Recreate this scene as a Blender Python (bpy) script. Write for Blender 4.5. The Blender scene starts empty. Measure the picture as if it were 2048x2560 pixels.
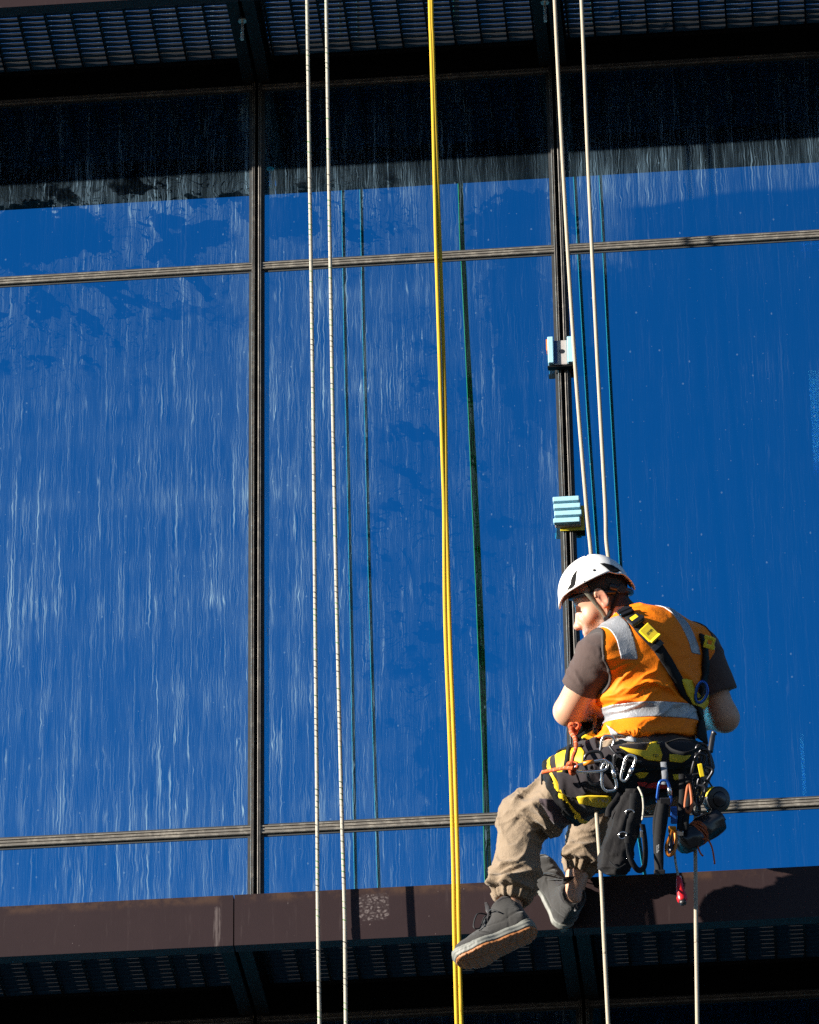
import bpy, bmesh, math, random
import numpy as np
from mathutils import Vector, Matrix
from mathutils.bvhtree import BVHTree

random.seed(7)
rng = np.random.default_rng(7)
SC = bpy.context.scene
COL = SC.collection

# ---------------------------------------------------------------- camera
FOCAL = 13366.5859            # focal length in photograph pixels (2048 wide)
CAM = np.array([1.9577, -17.6358, -8.3117])
_yaw, _pitch, _roll = -0.0773, 0.5345, -0.0153
FW = np.array([math.sin(_yaw)*math.cos(_pitch), math.cos(_yaw)*math.cos(_pitch), math.sin(_pitch)])
_r = np.array([math.cos(_yaw), -math.sin(_yaw), 0.0]); _u = np.cross(_r, FW)
RT = math.cos(_roll)*_r + math.sin(_roll)*_u
UP = -math.sin(_roll)*_r + math.cos(_roll)*_u
cd = bpy.data.cameras.new('camera'); cam = bpy.data.objects.new('camera', cd); COL.objects.link(cam)
cd.sensor_fit = 'HORIZONTAL'; cd.sensor_width = 36.0; cd.lens = FOCAL/2048*36.0
cd.clip_start = 0.5; cd.clip_end = 4000
cam.matrix_world = Matrix(((RT[0], UP[0], -FW[0], CAM[0]), (RT[1], UP[1], -FW[1], CAM[1]), (RT[2], UP[2], -FW[2], CAM[2]), (0, 0, 0, 1)))
SC.camera = cam

def at(px, py, y):
    """survey helper: world point seen at a photograph pixel, on the plane Y = y"""
    d = FW + RT*(px-1024)/FOCAL - UP*(py-1280)/FOCAL
    return CAM + d*(y-CAM[1])/d[1]

# ---------------------------------------------------------------- sky, sun, exposure
SUNV = np.array([1.97, 1.0, -0.515]); SUNV = SUNV/np.linalg.norm(SUNV)     # direction the light travels
SUN_EL = math.asin(-SUNV[2])
w = bpy.data.worlds.new('World'); SC.world = w; w.use_nodes = True
wn = w.node_tree; bg = wn.nodes['Background']
sky = wn.nodes.new('ShaderNodeTexSky'); sky.sky_type = 'NISHITA'; sky.sun_disc = False
sky.sun_elevation = SUN_EL
sky.sun_rotation = math.atan2(-SUNV[0], -SUNV[1])
sky.altitude = 2000; sky.air_density = 0.85; sky.dust_density = 0.0; sky.ozone_density = 3.0
wn.links.new(sky.outputs[0], bg.inputs[0]); bg.inputs[1].default_value = 0.050
sl = bpy.data.lights.new('sun', 'SUN'); sl.energy = 5.0; sl.angle = math.radians(0.5); sl.color = (1.0, 0.93, 0.82)
sun = bpy.data.objects.new('sun', sl); COL.objects.link(sun)
sun.rotation_euler = Vector(SUNV.tolist()).to_track_quat('-Z', 'Y').to_euler(); sun.location = (-30, -20, 30)
SC.view_settings.view_transform = 'Standard'; SC.view_settings.look = 'None'
SC.view_settings.exposure = 1.5; SC.view_settings.gamma = 1.0; SC.view_settings.use_curve_mapping = False
SC.cycles.max_bounces = 6; SC.cycles.caustics_reflective = False; SC.cycles.caustics_refractive = False; SC.cycles.transparent_max_bounces = 8
SC.cycles.use_adaptive_sampling = True
SC.cycles.use_denoising = False

# ---------------------------------------------------------------- helpers: materials
def new_mat(name):
    m = bpy.data.materials.new(name); m.use_nodes = True
    return m, m.node_tree, m.node_tree.nodes['Principled BSDF']

class NT:
    """small helper to wire shader nodes"""
    def __init__(s, tree): s.t = tree
    def n(s, typ, **kw):
        nd = s.t.nodes.new(typ)
        for k, v in kw.items(): setattr(nd, k, v)
        return nd
    def link(s, a, b): s.t.links.new(a, b)
    def val(s, x, sock):
        if isinstance(x, (int, float)): sock.default_value = x
        elif isinstance(x, (tuple, list)): sock.default_value = x
        else: s.link(x, sock)
    def math(s, op, a, b=0.0, c=0.0, clamp=False):
        nd = s.n('ShaderNodeMath', operation=op); nd.use_clamp = clamp
        s.val(a, nd.inputs[0]); s.val(b, nd.inputs[1]); s.val(c, nd.inputs[2]); return nd.outputs[0]
    def vmath(s, op, a, b):
        nd = s.n('ShaderNodeVectorMath', operation=op); s.val(a, nd.inputs[0]); s.val(b, nd.inputs[1])
        return nd.outputs['Value'] if op in ('LENGTH', 'DOT_PRODUCT') else nd.outputs[0]
    def noise(s, vec, scale=1.0, detail=2.0, rough=0.5, dist=0.0):
        nd = s.n('ShaderNodeTexNoise'); s.link(vec, nd.inputs['Vector'])
        nd.inputs['Scale'].default_value = scale; nd.inputs['Detail'].default_value = detail
        nd.inputs['Roughness'].default_value = rough; nd.inputs['Distortion'].default_value = dist
        return nd.outputs['Fac']
    def noise2(s, u, v, detail=0.0, rough=0.5, dist=0.0):
        nd = s.n('ShaderNodeTexNoise', noise_dimensions='2D'); s.link(s.comb(u, v, 0.0), nd.inputs['Vector'])
        nd.inputs['Scale'].default_value = 1.0; nd.inputs['Detail'].default_value = detail
        nd.inputs['Roughness'].default_value = rough; nd.inputs['Distortion'].default_value = dist
        return nd.outputs['Fac']
    def mapr(s, x, a, b, c=0.0, d=1.0, smooth=True):
        nd = s.n('ShaderNodeMapRange'); nd.interpolation_type = 'SMOOTHSTEP' if smooth else 'LINEAR'; nd.clamp = True
        s.val(x, nd.inputs[0])
        for i, v in enumerate((a, b, c, d)): nd.inputs[i+1].default_value = v
        return nd.outputs[0]
    def comb(s, x, y, z):
        nd = s.n('ShaderNodeCombineXYZ'); s.val(x, nd.inputs[0]); s.val(y, nd.inputs[1]); s.val(z, nd.inputs[2]); return nd.outputs[0]
    def sep(s, v):
        nd = s.n('ShaderNodeSeparateXYZ'); s.link(v, nd.inputs[0]); return nd.outputs
    def mixc(s, f, a, b):
        nd = s.n('ShaderNodeMix'); nd.data_type = 'RGBA'; s.val(f, nd.inputs[0])
        s.val(a if not isinstance(a, (tuple, list)) or len(a) == 4 else (*a, 1), nd.inputs[6])
        s.val(b if not isinstance(b, (tuple, list)) or len(b) == 4 else (*b, 1), nd.inputs[7]); return nd.outputs[2]
    def bump(s, h, strength=0.3, dist=0.01):
        nd = s.n('ShaderNodeBump'); s.link(h, nd.inputs['Height']); nd.inputs['Strength'].default_value = strength
        nd.inputs['Distance'].default_value = dist; return nd.outputs[0]

def plain(name, col, rough=0.6, metal=0.0, var=0.12, scale=40.0, bump=0.0, bscale=None, spec=0.5, dust=0.0, dustcol=(0.3, 0.27, 0.23)):
    """painted / cloth / plastic surface with uneven tone, optional relief and dust"""
    m, t, b = new_mat(name); N = NT(t)
    tc = N.n('ShaderNodeTexCoord').outputs['Object']
    f = N.noise(tc, scale, 4.0, 0.6)
    lo = tuple(c*(1-var) for c in col); hi = tuple(min(1, c*(1+var)) for c in col)
    c = N.mixc(f, lo, hi)
    if dust > 0:
        d = N.mapr(N.noise(tc, scale*0.35, 6.0, 0.7), 0.45, 0.8, 0, dust); c = N.mixc(d, c, dustcol)
    N.link(c, b.inputs['Base Color'])
    b.inputs['Roughness'].default_value = rough; b.inputs['Metallic'].default_value = metal
    b.inputs['Specular IOR Level'].default_value = spec
    if bump > 0: N.link(N.bump(N.noise(tc, bscale or scale*4, 3.0, 0.6), bump, 0.002), b.inputs['Normal'])
    return m

# ---------------------------------------------------------------- helpers: objects
def link(o, parent=None):
    COL.objects.link(o)
    if parent is not None:
        o.parent = parent
        o.matrix_parent_inverse = parent.matrix_world.inverted() if parent.type != 'EMPTY' or True else Matrix()
    return o
def empty(name, loc, label, cat, group=None):
    o = bpy.data.objects.new(name, None); o.location = Vector([float(v) for v in loc]); o.empty_display_size = 0.1
    COL.objects.link(o); o.matrix_world = Matrix.Translation(o.location)
    tag(o, label, cat, group); return o
def tag(o, label, cat, group=None, kind=None):
    o['label'] = label; o['category'] = cat
    if group: o['group'] = group
    if kind: o['kind'] = kind
    return o
def mesh_obj(name, verts, faces, mat, parent=None, smooth=False, uvs=None):
    me = bpy.data.meshes.new(name)
    me.from_pydata([tuple(map(float, v)) for v in verts], [], [tuple(map(int, f)) for f in faces])
    return fin(name, me, mat, parent, smooth)
def np_obj(name, V, Q, mat, parent=None, smooth=True):
    """fast mesh from numpy arrays (quads or tris)"""
    me = bpy.data.meshes.new(name); k = Q.shape[1]
    me.vertices.add(len(V)); me.vertices.foreach_set('co', np.ascontiguousarray(V, dtype=np.float32).ravel())
    me.loops.add(len(Q)*k); me.loops.foreach_set('vertex_index', np.ascontiguousarray(Q, dtype=np.int32).ravel())
    me.polygons.add(len(Q)); me.polygons.foreach_set('loop_start', np.arange(0, len(Q)*k, k, dtype=np.int32))
    me.update(calc_edges=True); me.validate()
    return fin(name, me, mat, parent, smooth)
def fin(name, me, mat, parent=None, smooth=False):
    mats = mat if isinstance(mat, (list, tuple)) else [mat]
    for m in mats: me.materials.append(m)
    if smooth: me.polygons.foreach_set('use_smooth', [True]*len(me.polygons))
    o = bpy.data.objects.new(name, me); link(o, parent); return o
def share(o, name, parent, offset):
    """another piece with the same mesh, moved by offset (objects are modelled in world coordinates)"""
    c = bpy.data.objects.new(name, o.data); COL.objects.link(c); c.parent = parent
    if parent is not None: c.matrix_parent_inverse = parent.matrix_world.inverted()
    c.location = Vector(offset); return c

class MB:
    """collects shapes into one mesh"""
    def __init__(s): s.v = []; s.f = []
    def add(s, V, F):
        o = len(s.v); s.v += [tuple(map(float, p)) for p in V]; s.f += [tuple(i+o for i in q) for q in F]; return s
    def box(s, x0, x1, y0, y1, z0, z1, bev=0.0):
        if bev <= 0:
            V = [(x, y, z) for x in (x0, x1) for y in (y0, y1) for z in (z0, z1)]
            F = [(0, 1, 3, 2), (4, 6, 7, 5), (0, 4, 5, 1), (2, 3, 7, 6), (0, 2, 6, 4), (1, 5, 7, 3)]
            return s.add(V, F)
        bm = bmesh.new(); bmesh.ops.create_cube(bm, size=1.0)
        for v in bm.verts: v.co = Vector(((x0+x1)/2+v.co.x*(x1-x0), (y0+y1)/2+v.co.y*(y1-y0), (z0+z1)/2+v.co.z*(z1-z0)))
        bmesh.ops.bevel(bm, geom=bm.edges[:], offset=bev, segments=2, affect='EDGES', profile=0.5)
        return s.bm(bm)
    def bm(s, bm, M=None):
        bm.verts.index_update(); bm.verts.ensure_lookup_table()
        V = [tuple((M @ v.co) if M is not None else v.co) for v in bm.verts]; F = [tuple(v.index for v in f.verts) for f in bm.faces]
        bm.free(); return s.add(V, F)
    def obox(s, c, ax, ay, az, hx, hy, hz, bev=0.0):
        """oriented box, centre c, axes, half sizes"""
        t = MB().box(-hx, hx, -hy, hy, -hz, hz, bev); c = np.array(c, float)
        V = [c + np.array(ax)*p[0] + np.array(ay)*p[1] + np.array(az)*p[2] for p in t.v]
        return s.add(V, t.f)
    def prism_x(s, prof, x0, x1):
        """extrude a (y,z) profile along x"""
        n = len(prof); V = [(x0, y, z) for y, z in prof] + [(x1, y, z) for y, z in prof]
        F = [(i, (i+1) % n, n+(i+1) % n, n+i) for i in range(n)] + [tuple(range(n-1, -1, -1)), tuple(range(n, 2*n))]
        return s.add(V, F)
    def prism_z(s, prof, z0, z1):
        n = len(prof); V = [(x, y, z0) for x, y in prof] + [(x, y, z1) for x, y in prof]
        F = [(i, (i+1) % n, n+(i+1) % n, n+i) for i in range(n)] + [tuple(range(n-1, -1, -1)), tuple(range(n, 2*n))]
        return s.add(V, F)
    def tube(s, pts, rad, seg=10, caps=True, closed=False, flat=None):
        pts = np.array(pts, float); n = len(pts); rad = np.broadcast_to(np.array(rad, float), (n,))
        T = np.zeros_like(pts)
        if closed: T = np.roll(pts, -1, 0)-np.roll(pts, 1, 0)
        else: T[1:-1] = pts[2:]-pts[:-2]; T[0] = pts[1]-pts[0]; T[-1] = pts[-1]-pts[-2]
        T /= np.linalg.norm(T, axis=1)[:, None]+1e-12
        a = np.array([0, 0, 1.0]) if abs(T[0][2]) < 0.9 else np.array([1.0, 0, 0])
        nrm = np.cross(T[0], a); nrm /= np.linalg.norm(nrm); V = []
        for i in range(n):
            nrm = nrm - T[i]*(nrm@T[i]); nrm /= np.linalg.norm(nrm); b = np.cross(T[i], nrm)
            for k in range(seg):
                th = 2*math.pi*k/seg; V.append(pts[i]+rad[i]*(math.cos(th)*nrm+math.sin(th)*b))
        F = [(i*seg+k, i*seg+(k+1) % seg, (i+1)*seg+(k+1) % seg, (i+1)*seg+k) for i in range(n-1) for k in range(seg)]
        if closed: F += [((n-1)*seg+k, (n-1)*seg+(k+1) % seg, (k+1) % seg, k) for k in range(seg)]
        elif caps: F += [tuple(range(seg-1, -1, -1)), tuple(range((n-1)*seg, n*seg))]
        return s.add(V, F)
    def obj(s, name, mat, parent=None, smooth=False): return mesh_obj(name, s.v, s.f, mat, parent, smooth)

def spline(pts, n=60, closed=False):
    """Catmull-Rom through points"""
    P = np.array(pts, float); m = len(P)
    if m < 3 and not closed:
        t = np.linspace(0, 1, n)[:, None]; return P[0]*(1-t)+P[-1]*t
    out = []
    segs = m if closed else m-1
    for k in range(n):
        u = k/(n if closed else n-1)*segs; i = min(int(u), segs-1); t = u-i
        if closed: p0, p1, p2, p3 = P[(i-1) % m], P[i % m], P[(i+1) % m], P[(i+2) % m]
        else: p0, p1, p2, p3 = P[max(i-1, 0)], P[i], P[i+1], P[min(i+2, m-1)]
        out.append(0.5*((2*p1)+(-p0+p2)*t+(2*p0-5*p1+4*p2-p3)*t*t+(-p0+3*p1-3*p2+p3)*t**3))
    return np.array(out)
def nrm(v): v = np.array(v, float); return v/np.linalg.norm(v)
# ================================================================ the building
W = 1.2; DF = 0.7086; FH = 4.1494; GROUND = -9.9
# coated glass with dried rain streaks and wiped patches
def glass_material():
    m = bpy.data.materials.new('streaked_blue_glass'); m.use_nodes = True; t = m.node_tree; t.nodes.clear(); N = NT(t)
    out = N.n('ShaderNodeOutputMaterial')
    pos = N.n('ShaderNodeNewGeometry').outputs['Position']; x, y, z = N.sep(pos)
    # dried rivulets: winding, mostly vertical contour lines
    def mul(v, k): return N.math('MULTIPLY', v, k)
    wig = mul(N.math('SUBTRACT', N.noise2(mul(x, 34), mul(z, 17), 1, 0.6), 0.5), 0.012)
    xw = N.math('ADD', x, wig)
    def riv(fx, fz, wd, off, det):
        n_ = N.noise2(N.math('ADD', mul(xw, fx), off), mul(z, fz), det, 0.5)
        return N.mapr(N.math('ABSOLUTE', N.math('SUBTRACT', n_, 0.5)), 0.0, wd, 1, 0)
    r1 = riv(80, 1.1, 0.028, 1.0, 1); r2 = riv(165, 2.2, 0.055, 47.0, 1); r3 = riv(330, 3.5, 0.14, 119.0, 0)
    fade = N.mapr(N.noise2(mul(x, 30), mul(z, 1.3), 1, 0.6), 0.40, 0.70)
    fade2 = N.mapr(N.noise2(N.math('ADD', mul(x, 15), 31.0), mul(z, 2.3), 1, 0.6), 0.34, 0.70)
    dens = N.mapr(N.noise2(N.math('ADD', mul(x, 2.3), 8.0), mul(z, 0.8), 1, 0.6), 0.30, 0.66, 0.55, 1.15)
    streak = mul(N.math('ADD', mul(r1, mul(fade, 0.62)), N.math('ADD', mul(r2, mul(fade2, 0.30)), mul(r3, 0.085))), dens)
    film = mul(N.noise2(mul(x, 25), mul(z, 2.0), 2, 0.65), 0.030)
    dirt = N.math('ADD', streak, film)
    # dirt thinned near each storey's top: rain shelter, plus canopy shade put into the colour
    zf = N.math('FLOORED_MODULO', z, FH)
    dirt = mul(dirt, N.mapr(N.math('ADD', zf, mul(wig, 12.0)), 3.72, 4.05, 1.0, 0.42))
    # where it has been wiped
    edge = N.math('MULTIPLY', N.math('SUBTRACT', N.noise2(mul(x, 9), mul(z, 9), 4, 0.65), 0.5), 1.5)
    edge_s = N.math('MULTIPLY', N.math('SUBTRACT', N.noise2(mul(x, 3.5), mul(z, 3.5), 1, 0.5), 0.5), 0.7)
    def blob(px, py, rx, ry, rot=0.0, soft=0.12, e=edge):
        c = at(px, py, 0); rx = rx/640.0; ry = ry/545.0
        dx = N.math('SUBTRACT', x, float(c[0])); dz = N.math('SUBTRACT', z, float(c[2])); ca, sa = math.cos(rot), math.sin(rot)
        a = N.math('DIVIDE', N.math('ADD', N.math('MULTIPLY', dx, ca), N.math('MULTIPLY', dz, sa)), rx)
        b = N.math('DIVIDE', N.math('SUBTRACT', N.math('MULTIPLY', dz, ca), N.math('MULTIPLY', dx, sa)), ry)
        d = N.math('SQRT', N.math('ADD', N.math('MULTIPLY', a, a), N.math('MULTIPLY', b, b)))
        return N.mapr(N.math('ADD', d, e), 1-soft, 1+soft, 1, 0)
    clean = None
    def acc(v, k):
        nonlocal clean
        v = N.math('MULTIPLY', v, k); clean = v if clean is None else N.math('MAXIMUM', clean, v)
    # the pane on the right has been washed
    acc(N.math('MULTIPLY', N.mapr(x, 1.22, 1.225), N.mapr(N.math('ADD', z, N.math('MULTIPLY', edge, 0.12)), 3.20, 3.30, 1, 0)), 0.93)
    acc(N.math('MULTIPLY', N.mapr(x, 1.40, 1.52), N.mapr(N.math('SUBTRACT', N.math('ADD', z, N.math('MULTIPLY', edge_s, 0.10)), N.math('MULTIPLY', N.math('SUBTRACT', x, 1.4), 0.10)), 3.47, 3.50, 1, 0)), 0.9)
    acc(blob(1290, 1350, 270, 950, 0.0, 0.3, edge_s), 0.55)
    acc(blob(1300, 560, 130, 85, 0.1, 0.03), 0.9)
    acc(blob(1315, 850, 95, 260, 0.15, 0.04), 0.85)
    acc(blob(80, 590, 190, 85, -0.1, 0.03), 0.95)
    acc(blob(450, 640, 20, 130, 0.5, 0.02), 0.9); acc(blob(480, 600, 110, 40, 0.3, 0.02), 0.9)
    acc(blob(700, 545, 110, 50, -0.2, 0.03), 0.9)
    acc(blob(1150, 1950, 110, 160, 0.2, 0.1), 0.8)
    # smeared, branching hand and cloth marks
    sm = N.noise2(mul(x, 7), mul(z, 5.6), 2.5, 0.62, 2.4)
    smear = N.mapr(N.math('ABSOLUTE', N.math('SUBTRACT', sm, 0.52)), 0.010, 0.022, 1, 0)
    sm2 = N.mapr(N.noise2(N.math('ADD', mul(x, 6), mul(z, 3.0)), mul(z, 6.5), 4, 0.62), 0.565, 0.58)
    zone = N.math('MAXIMUM', blob(170, 700, 420, 260, 0.0, 0.35), N.math('MAXIMUM', blob(470, 510, 330, 95, 0.0, 0.3), N.math('MAXIMUM', blob(1120, 1350, 210, 560, 0.0, 0.4), blob(880, 560, 160, 120, 0, 0.4))))
    acc(N.math('MULTIPLY', N.math('MAXIMUM', smear, sm2), zone), 0.92)
    # two clipped edges keep thick dirt beside the frames
    xm = N.math('MULTIPLY', N.math('PINGPONG', N.math('ADD', x, 0.0), 0.6), 1.0)
    rim = N.mapr(xm, 0.035, 0.10, 1.0, 0.0)
    keep = N.math('MULTIPLY', rim, N.mapr(x, 1.19, 1.20, 1.0, 0.15))
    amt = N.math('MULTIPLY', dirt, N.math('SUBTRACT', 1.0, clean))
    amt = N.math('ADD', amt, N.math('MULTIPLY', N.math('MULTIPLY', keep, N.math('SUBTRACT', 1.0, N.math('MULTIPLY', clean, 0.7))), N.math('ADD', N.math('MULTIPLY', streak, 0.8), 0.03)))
    # stray specks
    spk = N.mapr(N.noise2(mul(x, 70), mul(z, 50), 0, 0.5), 0.905, 0.92, 0, 0.20)
    amt = N.math('ADD', amt, spk, clamp=True)
    gl = N.n('ShaderNodeBsdfGlossy'); gl.inputs['Roughness'].default_value = 0.0
    gl.inputs['Color'].default_value = GLASS_TINT
    wav = N.bump(N.noise(N.vmath('MULTIPLY', pos, (1.0, 1.0, 0.5)), 2.2, 0, 0.4), 0.012, 0.05); N.link(wav, gl.inputs['Normal'])
    tr = N.n('ShaderNodeBsdfTransparent'); tr.inputs['Color'].default_value = (0.30, 0.62, 0.68, 1)
    mg = N.n('ShaderNodeMixShader'); mg.inputs[0].default_value = 0.10; N.link(gl.outputs[0], mg.inputs[1]); N.link(tr.outputs[0], mg.inputs[2])
    df = N.n('ShaderNodeBsdfDiffuse'); df.inputs['Color'].default_value = (0.19, 0.30, 0.40, 1)
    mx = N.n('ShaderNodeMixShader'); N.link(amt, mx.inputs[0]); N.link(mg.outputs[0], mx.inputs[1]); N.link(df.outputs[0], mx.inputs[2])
    N.link(mx.outputs[0], out.inputs[0]); return m
GLASS_TINT = (0.035, 0.56, 1.0, 1)

def frame_material(name, col, dust, vertical):
    m, t, b = new_mat(name); N = NT(t); pos = N.n('ShaderNodeNewGeometry').outputs['Position']; x, y, z = N.sep(pos)
    g = N.noise(N.comb(N.math('MULTIPLY', x, 400 if vertical else 6), y, N.math('MULTIPLY', z, 6 if vertical else 400)), 1, 4, 0.7)
    blot = N.noise(pos, 25, 5, 0.7)
    c = N.mixc(N.mapr(g, 0.35, 0.7), tuple(v*0.55 for v in col), tuple(v*1.3 for v in col))
    c = N.mixc(N.mapr(blot, 0.45, 0.75, 0, dust), c, (0.34, 0.31, 0.26))
    N.link(c, b.inputs['Base Color']); b.inputs['Roughness'].default_value = 0.55; b.inputs['Metallic'].default_value = 0.15
    N.link(N.bump(g, 0.25, 0.002), b.inputs['Normal']); return m
def fascia_material():
    m, t, b = new_mat('bronze_painted_aluminium'); N = NT(t); pos = N.n('ShaderNodeNewGeometry').outputs['Position']; x, y, z = N.sep(pos)
    base = N.mixc(N.noise(pos, 6, 5, 0.65), (0.0165, 0.0088, 0.0094), (0.025, 0.0138, 0.0145))
    runs = N.noise(N.comb(N.math('MULTIPLY', x, 60), 0, N.math('MULTIPLY', z, 5)), 1, 4, 0.65)
    c = N.mixc(N.mapr(runs, 0.56, 0.8, 0, 0.35), base, (0.065, 0.047, 0.045))
    chips = N.noise(N.comb(N.math('MULTIPLY', x, 90), 4, N.math('MULTIPLY', z, 42)), 1, 2, 0.5)
    c = N.mixc(N.mapr(chips, 0.735, 0.78, 0, 0.6), c, (0.26, 0.22, 0.21))
    top = N.math('MULTIPLY', N.mapr(N.math('PINGPONG', z, FH/2), 0.155, 0.185), N.mapr(N.noise(pos, 12, 4, 0.7), 0.4, 0.65, 0, 0.5))
    c = N.mixc(top, c, (0.075, 0.040, 0.022))
    # a rope-bag scuff and a long rubbed run on the lower fascia
    def box_mask(px, py, rx, ry, e):
        q = at(px, py, -DF); a = N.math('ABSOLUTE', N.math('DIVIDE', N.math('SUBTRACT', x, float(q[0])), rx)); d = N.math('ABSOLUTE', N.math('DIVIDE', N.math('SUBTRACT', z, float(q[2])), ry))
        r = N.math('ADD', N.math('POWER', a, 4.0), N.math('POWER', d, 4.0)); return N.mapr(N.math('ADD', r, e), 0.6, 1.1, 1, 0)
    en = N.math('MULTIPLY', N.math('SUBTRACT', N.noise(pos, 40, 3, 0.6), 0.5), 1.6)
    vo = N.n('ShaderNodeTexVoronoi'); vo.feature = 'DISTANCE_TO_EDGE'; N.link(N.vmath('MULTIPLY', pos, (48, 1, 62)), vo.inputs['Vector']); vo.inputs['Scale'].default_value = 1.0
    sc = N.math('MULTIPLY', N.mapr(vo.outputs['Distance'], 0.10, 0.24, 0.15, 1.0), N.mapr(N.noise(pos, 110, 2, 0.7), 0.35, 0.6))
    c = N.mixc(N.math('MULTIPLY', N.math('MULTIPLY', sc, box_mask(933, 2268, 0.060, 0.055, en)), 0.55), c, (0.20, 0.17, 0.165))
    c = N.mixc(N.math('MULTIPLY', N.math('MULTIPLY', N.mapr(runs, 0.38, 0.62), box_mask(542, 2318, 0.013, 0.085, en)), 0.6), c, (0.13, 0.105, 0.10))
    N.link(c, b.inputs['Base Color']); b.inputs['Roughness'].default_value = 0.5; b.inputs['Specular IOR Level'].default_value = 0.22
    N.link(N.bump(N.noise(pos, 260, 3, 0.6), 0.12, 0.002), b.inputs['Normal']); return m

M_GLASS = glass_material()
M_MULL = frame_material('weathered_mullion_aluminium', (0.11, 0.10, 0.09), 0.45, True)
M_TRAN = frame_material('weathered_transom_aluminium', (0.15, 0.135, 0.115), 0.75, False)
M_GASK = plain('black_rubber_gasket', (0.022, 0.024, 0.026), 0.7, var=0.4, scale=60, dust=0.25, dustcol=(0.10, 0.10, 0.095))
M_DARK = plain('black_painted_steel', (0.003, 0.003, 0.003), 0.7, var=0.3, scale=30, spec=0.1)
M_BRKT = plain('dark_bronze_bracket_paint', (0.007, 0.005, 0.004), 0.6, var=0.5, scale=70, dust=0.06, dustcol=(0.12, 0.09, 0.06), spec=0.15)
M_FASC = fascia_material()
M_SLAT = plain('dark_steel_grating', (0.006, 0.006, 0.007), 0.6, 0.0, var=0.3, scale=80, spec=0.2)
M_ROOM = plain('dim_room_paint', (0.02, 0.021, 0.023), 0.9, var=0.1, scale=3)
M_CONC = plain('grey_concrete', (0.26, 0.25, 0.24), 0.85, var=0.2, scale=4, bump=0.3)
M_STEEL = plain('zinc_plated_steel', (0.55, 0.53, 0.48), 0.35, 0.8, var=0.2, scale=60)

# ground
m, t, b = new_mat('street_asphalt'); N = NT(t); tc = N.n('ShaderNodeTexCoord').outputs['Object']
N.link(N.mixc(N.noise(tc, 1.5, 8, 0.7), (0.035, 0.035, 0.036), (0.065, 0.063, 0.060)), b.inputs['Base Color']); b.inputs['Roughness'].default_value = 0.9
N.link(N.bump(N.noise(tc, 120, 3, 0.7), 0.4, 0.01), b.inputs['Normal'])
g = mesh_obj('ground', [(-900, -900, GROUND), (900, -900, GROUND), (900, 900, GROUND), (-900, 900, GROUND)], [(0, 1, 2, 3)], m)
tag(g, 'dark asphalt street and forecourt below the building', 'ground', kind='structure')
M_PAVE = plain('concrete_paving', (0.10, 0.098, 0.094), 0.85, var=0.2, scale=1.2, bump=0.3)
pv = MB().box(-60, 60, -4.2, -0.9, GROUND+0.001, GROUND+0.14, 0.02).obj('pavement', M_PAVE)
tag(pv, 'raised concrete pavement along the foot of the building', 'pavement', kind='structure')

BLD = empty('office_building', (0.6, 0, GROUND), 'office building with blue streaked glass curtain wall and bronze sunshade canopies', 'building')
IX = range(-3, 5)                      # modules
X0, X1 = IX[0]*W, (IX[-1]+1)*W
FLOORS = (-1, 0, 1)
Z_HEAD = 0.058                         # underside of the head joint over the canopy line
# glass panes, frames
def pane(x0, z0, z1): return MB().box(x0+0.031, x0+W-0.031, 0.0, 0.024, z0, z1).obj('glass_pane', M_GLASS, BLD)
rows = [(0.265, 0.790), (0.8423, 3.2987), (3.3484, FH+Z_HEAD-0.038)]
protos = {}
for r_, (za, zb) in enumerate(rows):
    for k in FLOORS:
        for i in IX:
            if r_ not in protos: protos[r_] = (pane(0.0, za, zb), None); pr = protos[r_][0]; pr.location = (i*W, 0, k*FH)
            else: share(protos[r_][0], 'glass_pane', BLD, (i*W, 0, k*FH))
# ground-storey panes under the lowest canopy
gp = pane(0.0, GROUND+0.35, -FH+Z_HEAD-0.038); gp.location = (IX[0]*W, 0, 0)
for i in list(IX)[1:]: share(gp, 'glass_pane', BLD, (i*W, 0, 0))
# mullions: two half profiles with an open joint between, gasket either side
def half(s, z0, z1, mb):
    e = [(0.0068, 0.02), (0.0068, -0.016), (0.0092, -0.018), (0.0105, -0.016), (0.0112, -0.012), (0.0145, -0.012), (0.0152, -0.0165), (0.0172, -0.0165), (0.0190, -0.010), (0.0190, 0.02)]
    e = [(s*a, b_) for a, b_ in e]; mb.prism_z(e if s < 0 else e[::-1], z0, z1)
zlo, zhi = GROUND+0.2, 2*FH+0.5
segs = [(k*FH+0.225, (k+1)*FH+Z_HEAD) for k in FLOORS] + [(GROUND+0.14, -FH+Z_HEAD)]
def mullion(i, z0, z1):
    mb = MB(); half(-1, z0, z1, mb); half(1, z0, z1, mb)
    o = mb.obj('mullion', M_MULL, BLD); o.location = (i*W, 0, 0)
    gk = MB().box(-0.031, -0.019, -0.003, 0.02, z0, z1).box(0.019, 0.031, -0.003, 0.02, z0, z1).obj('gasket', M_GASK, o); gk.matrix_parent_inverse = Matrix()
    bk = MB().box(-0.0068, 0.0068, 0.012, 0.02, z0, z1).obj('joint_backing', M_DARK, o); bk.matrix_parent_inverse = Matrix()
    return o, gk, bk
mp = {}
for s_, (z0, z1) in enumerate(segs):
    for i in list(IX)+[IX[-1]+1]:
        if s_ not in mp: mp[s_] = mullion(i, z0, z1)
        else:
            o = share(mp[s_][0], 'mullion', BLD, (i*W, 0, 0))
            for src in mp[s_][1:]:
                c = bpy.data.objects.new(src.name.split('.')[0], src.data); COL.objects.link(c); c.parent = o
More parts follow.
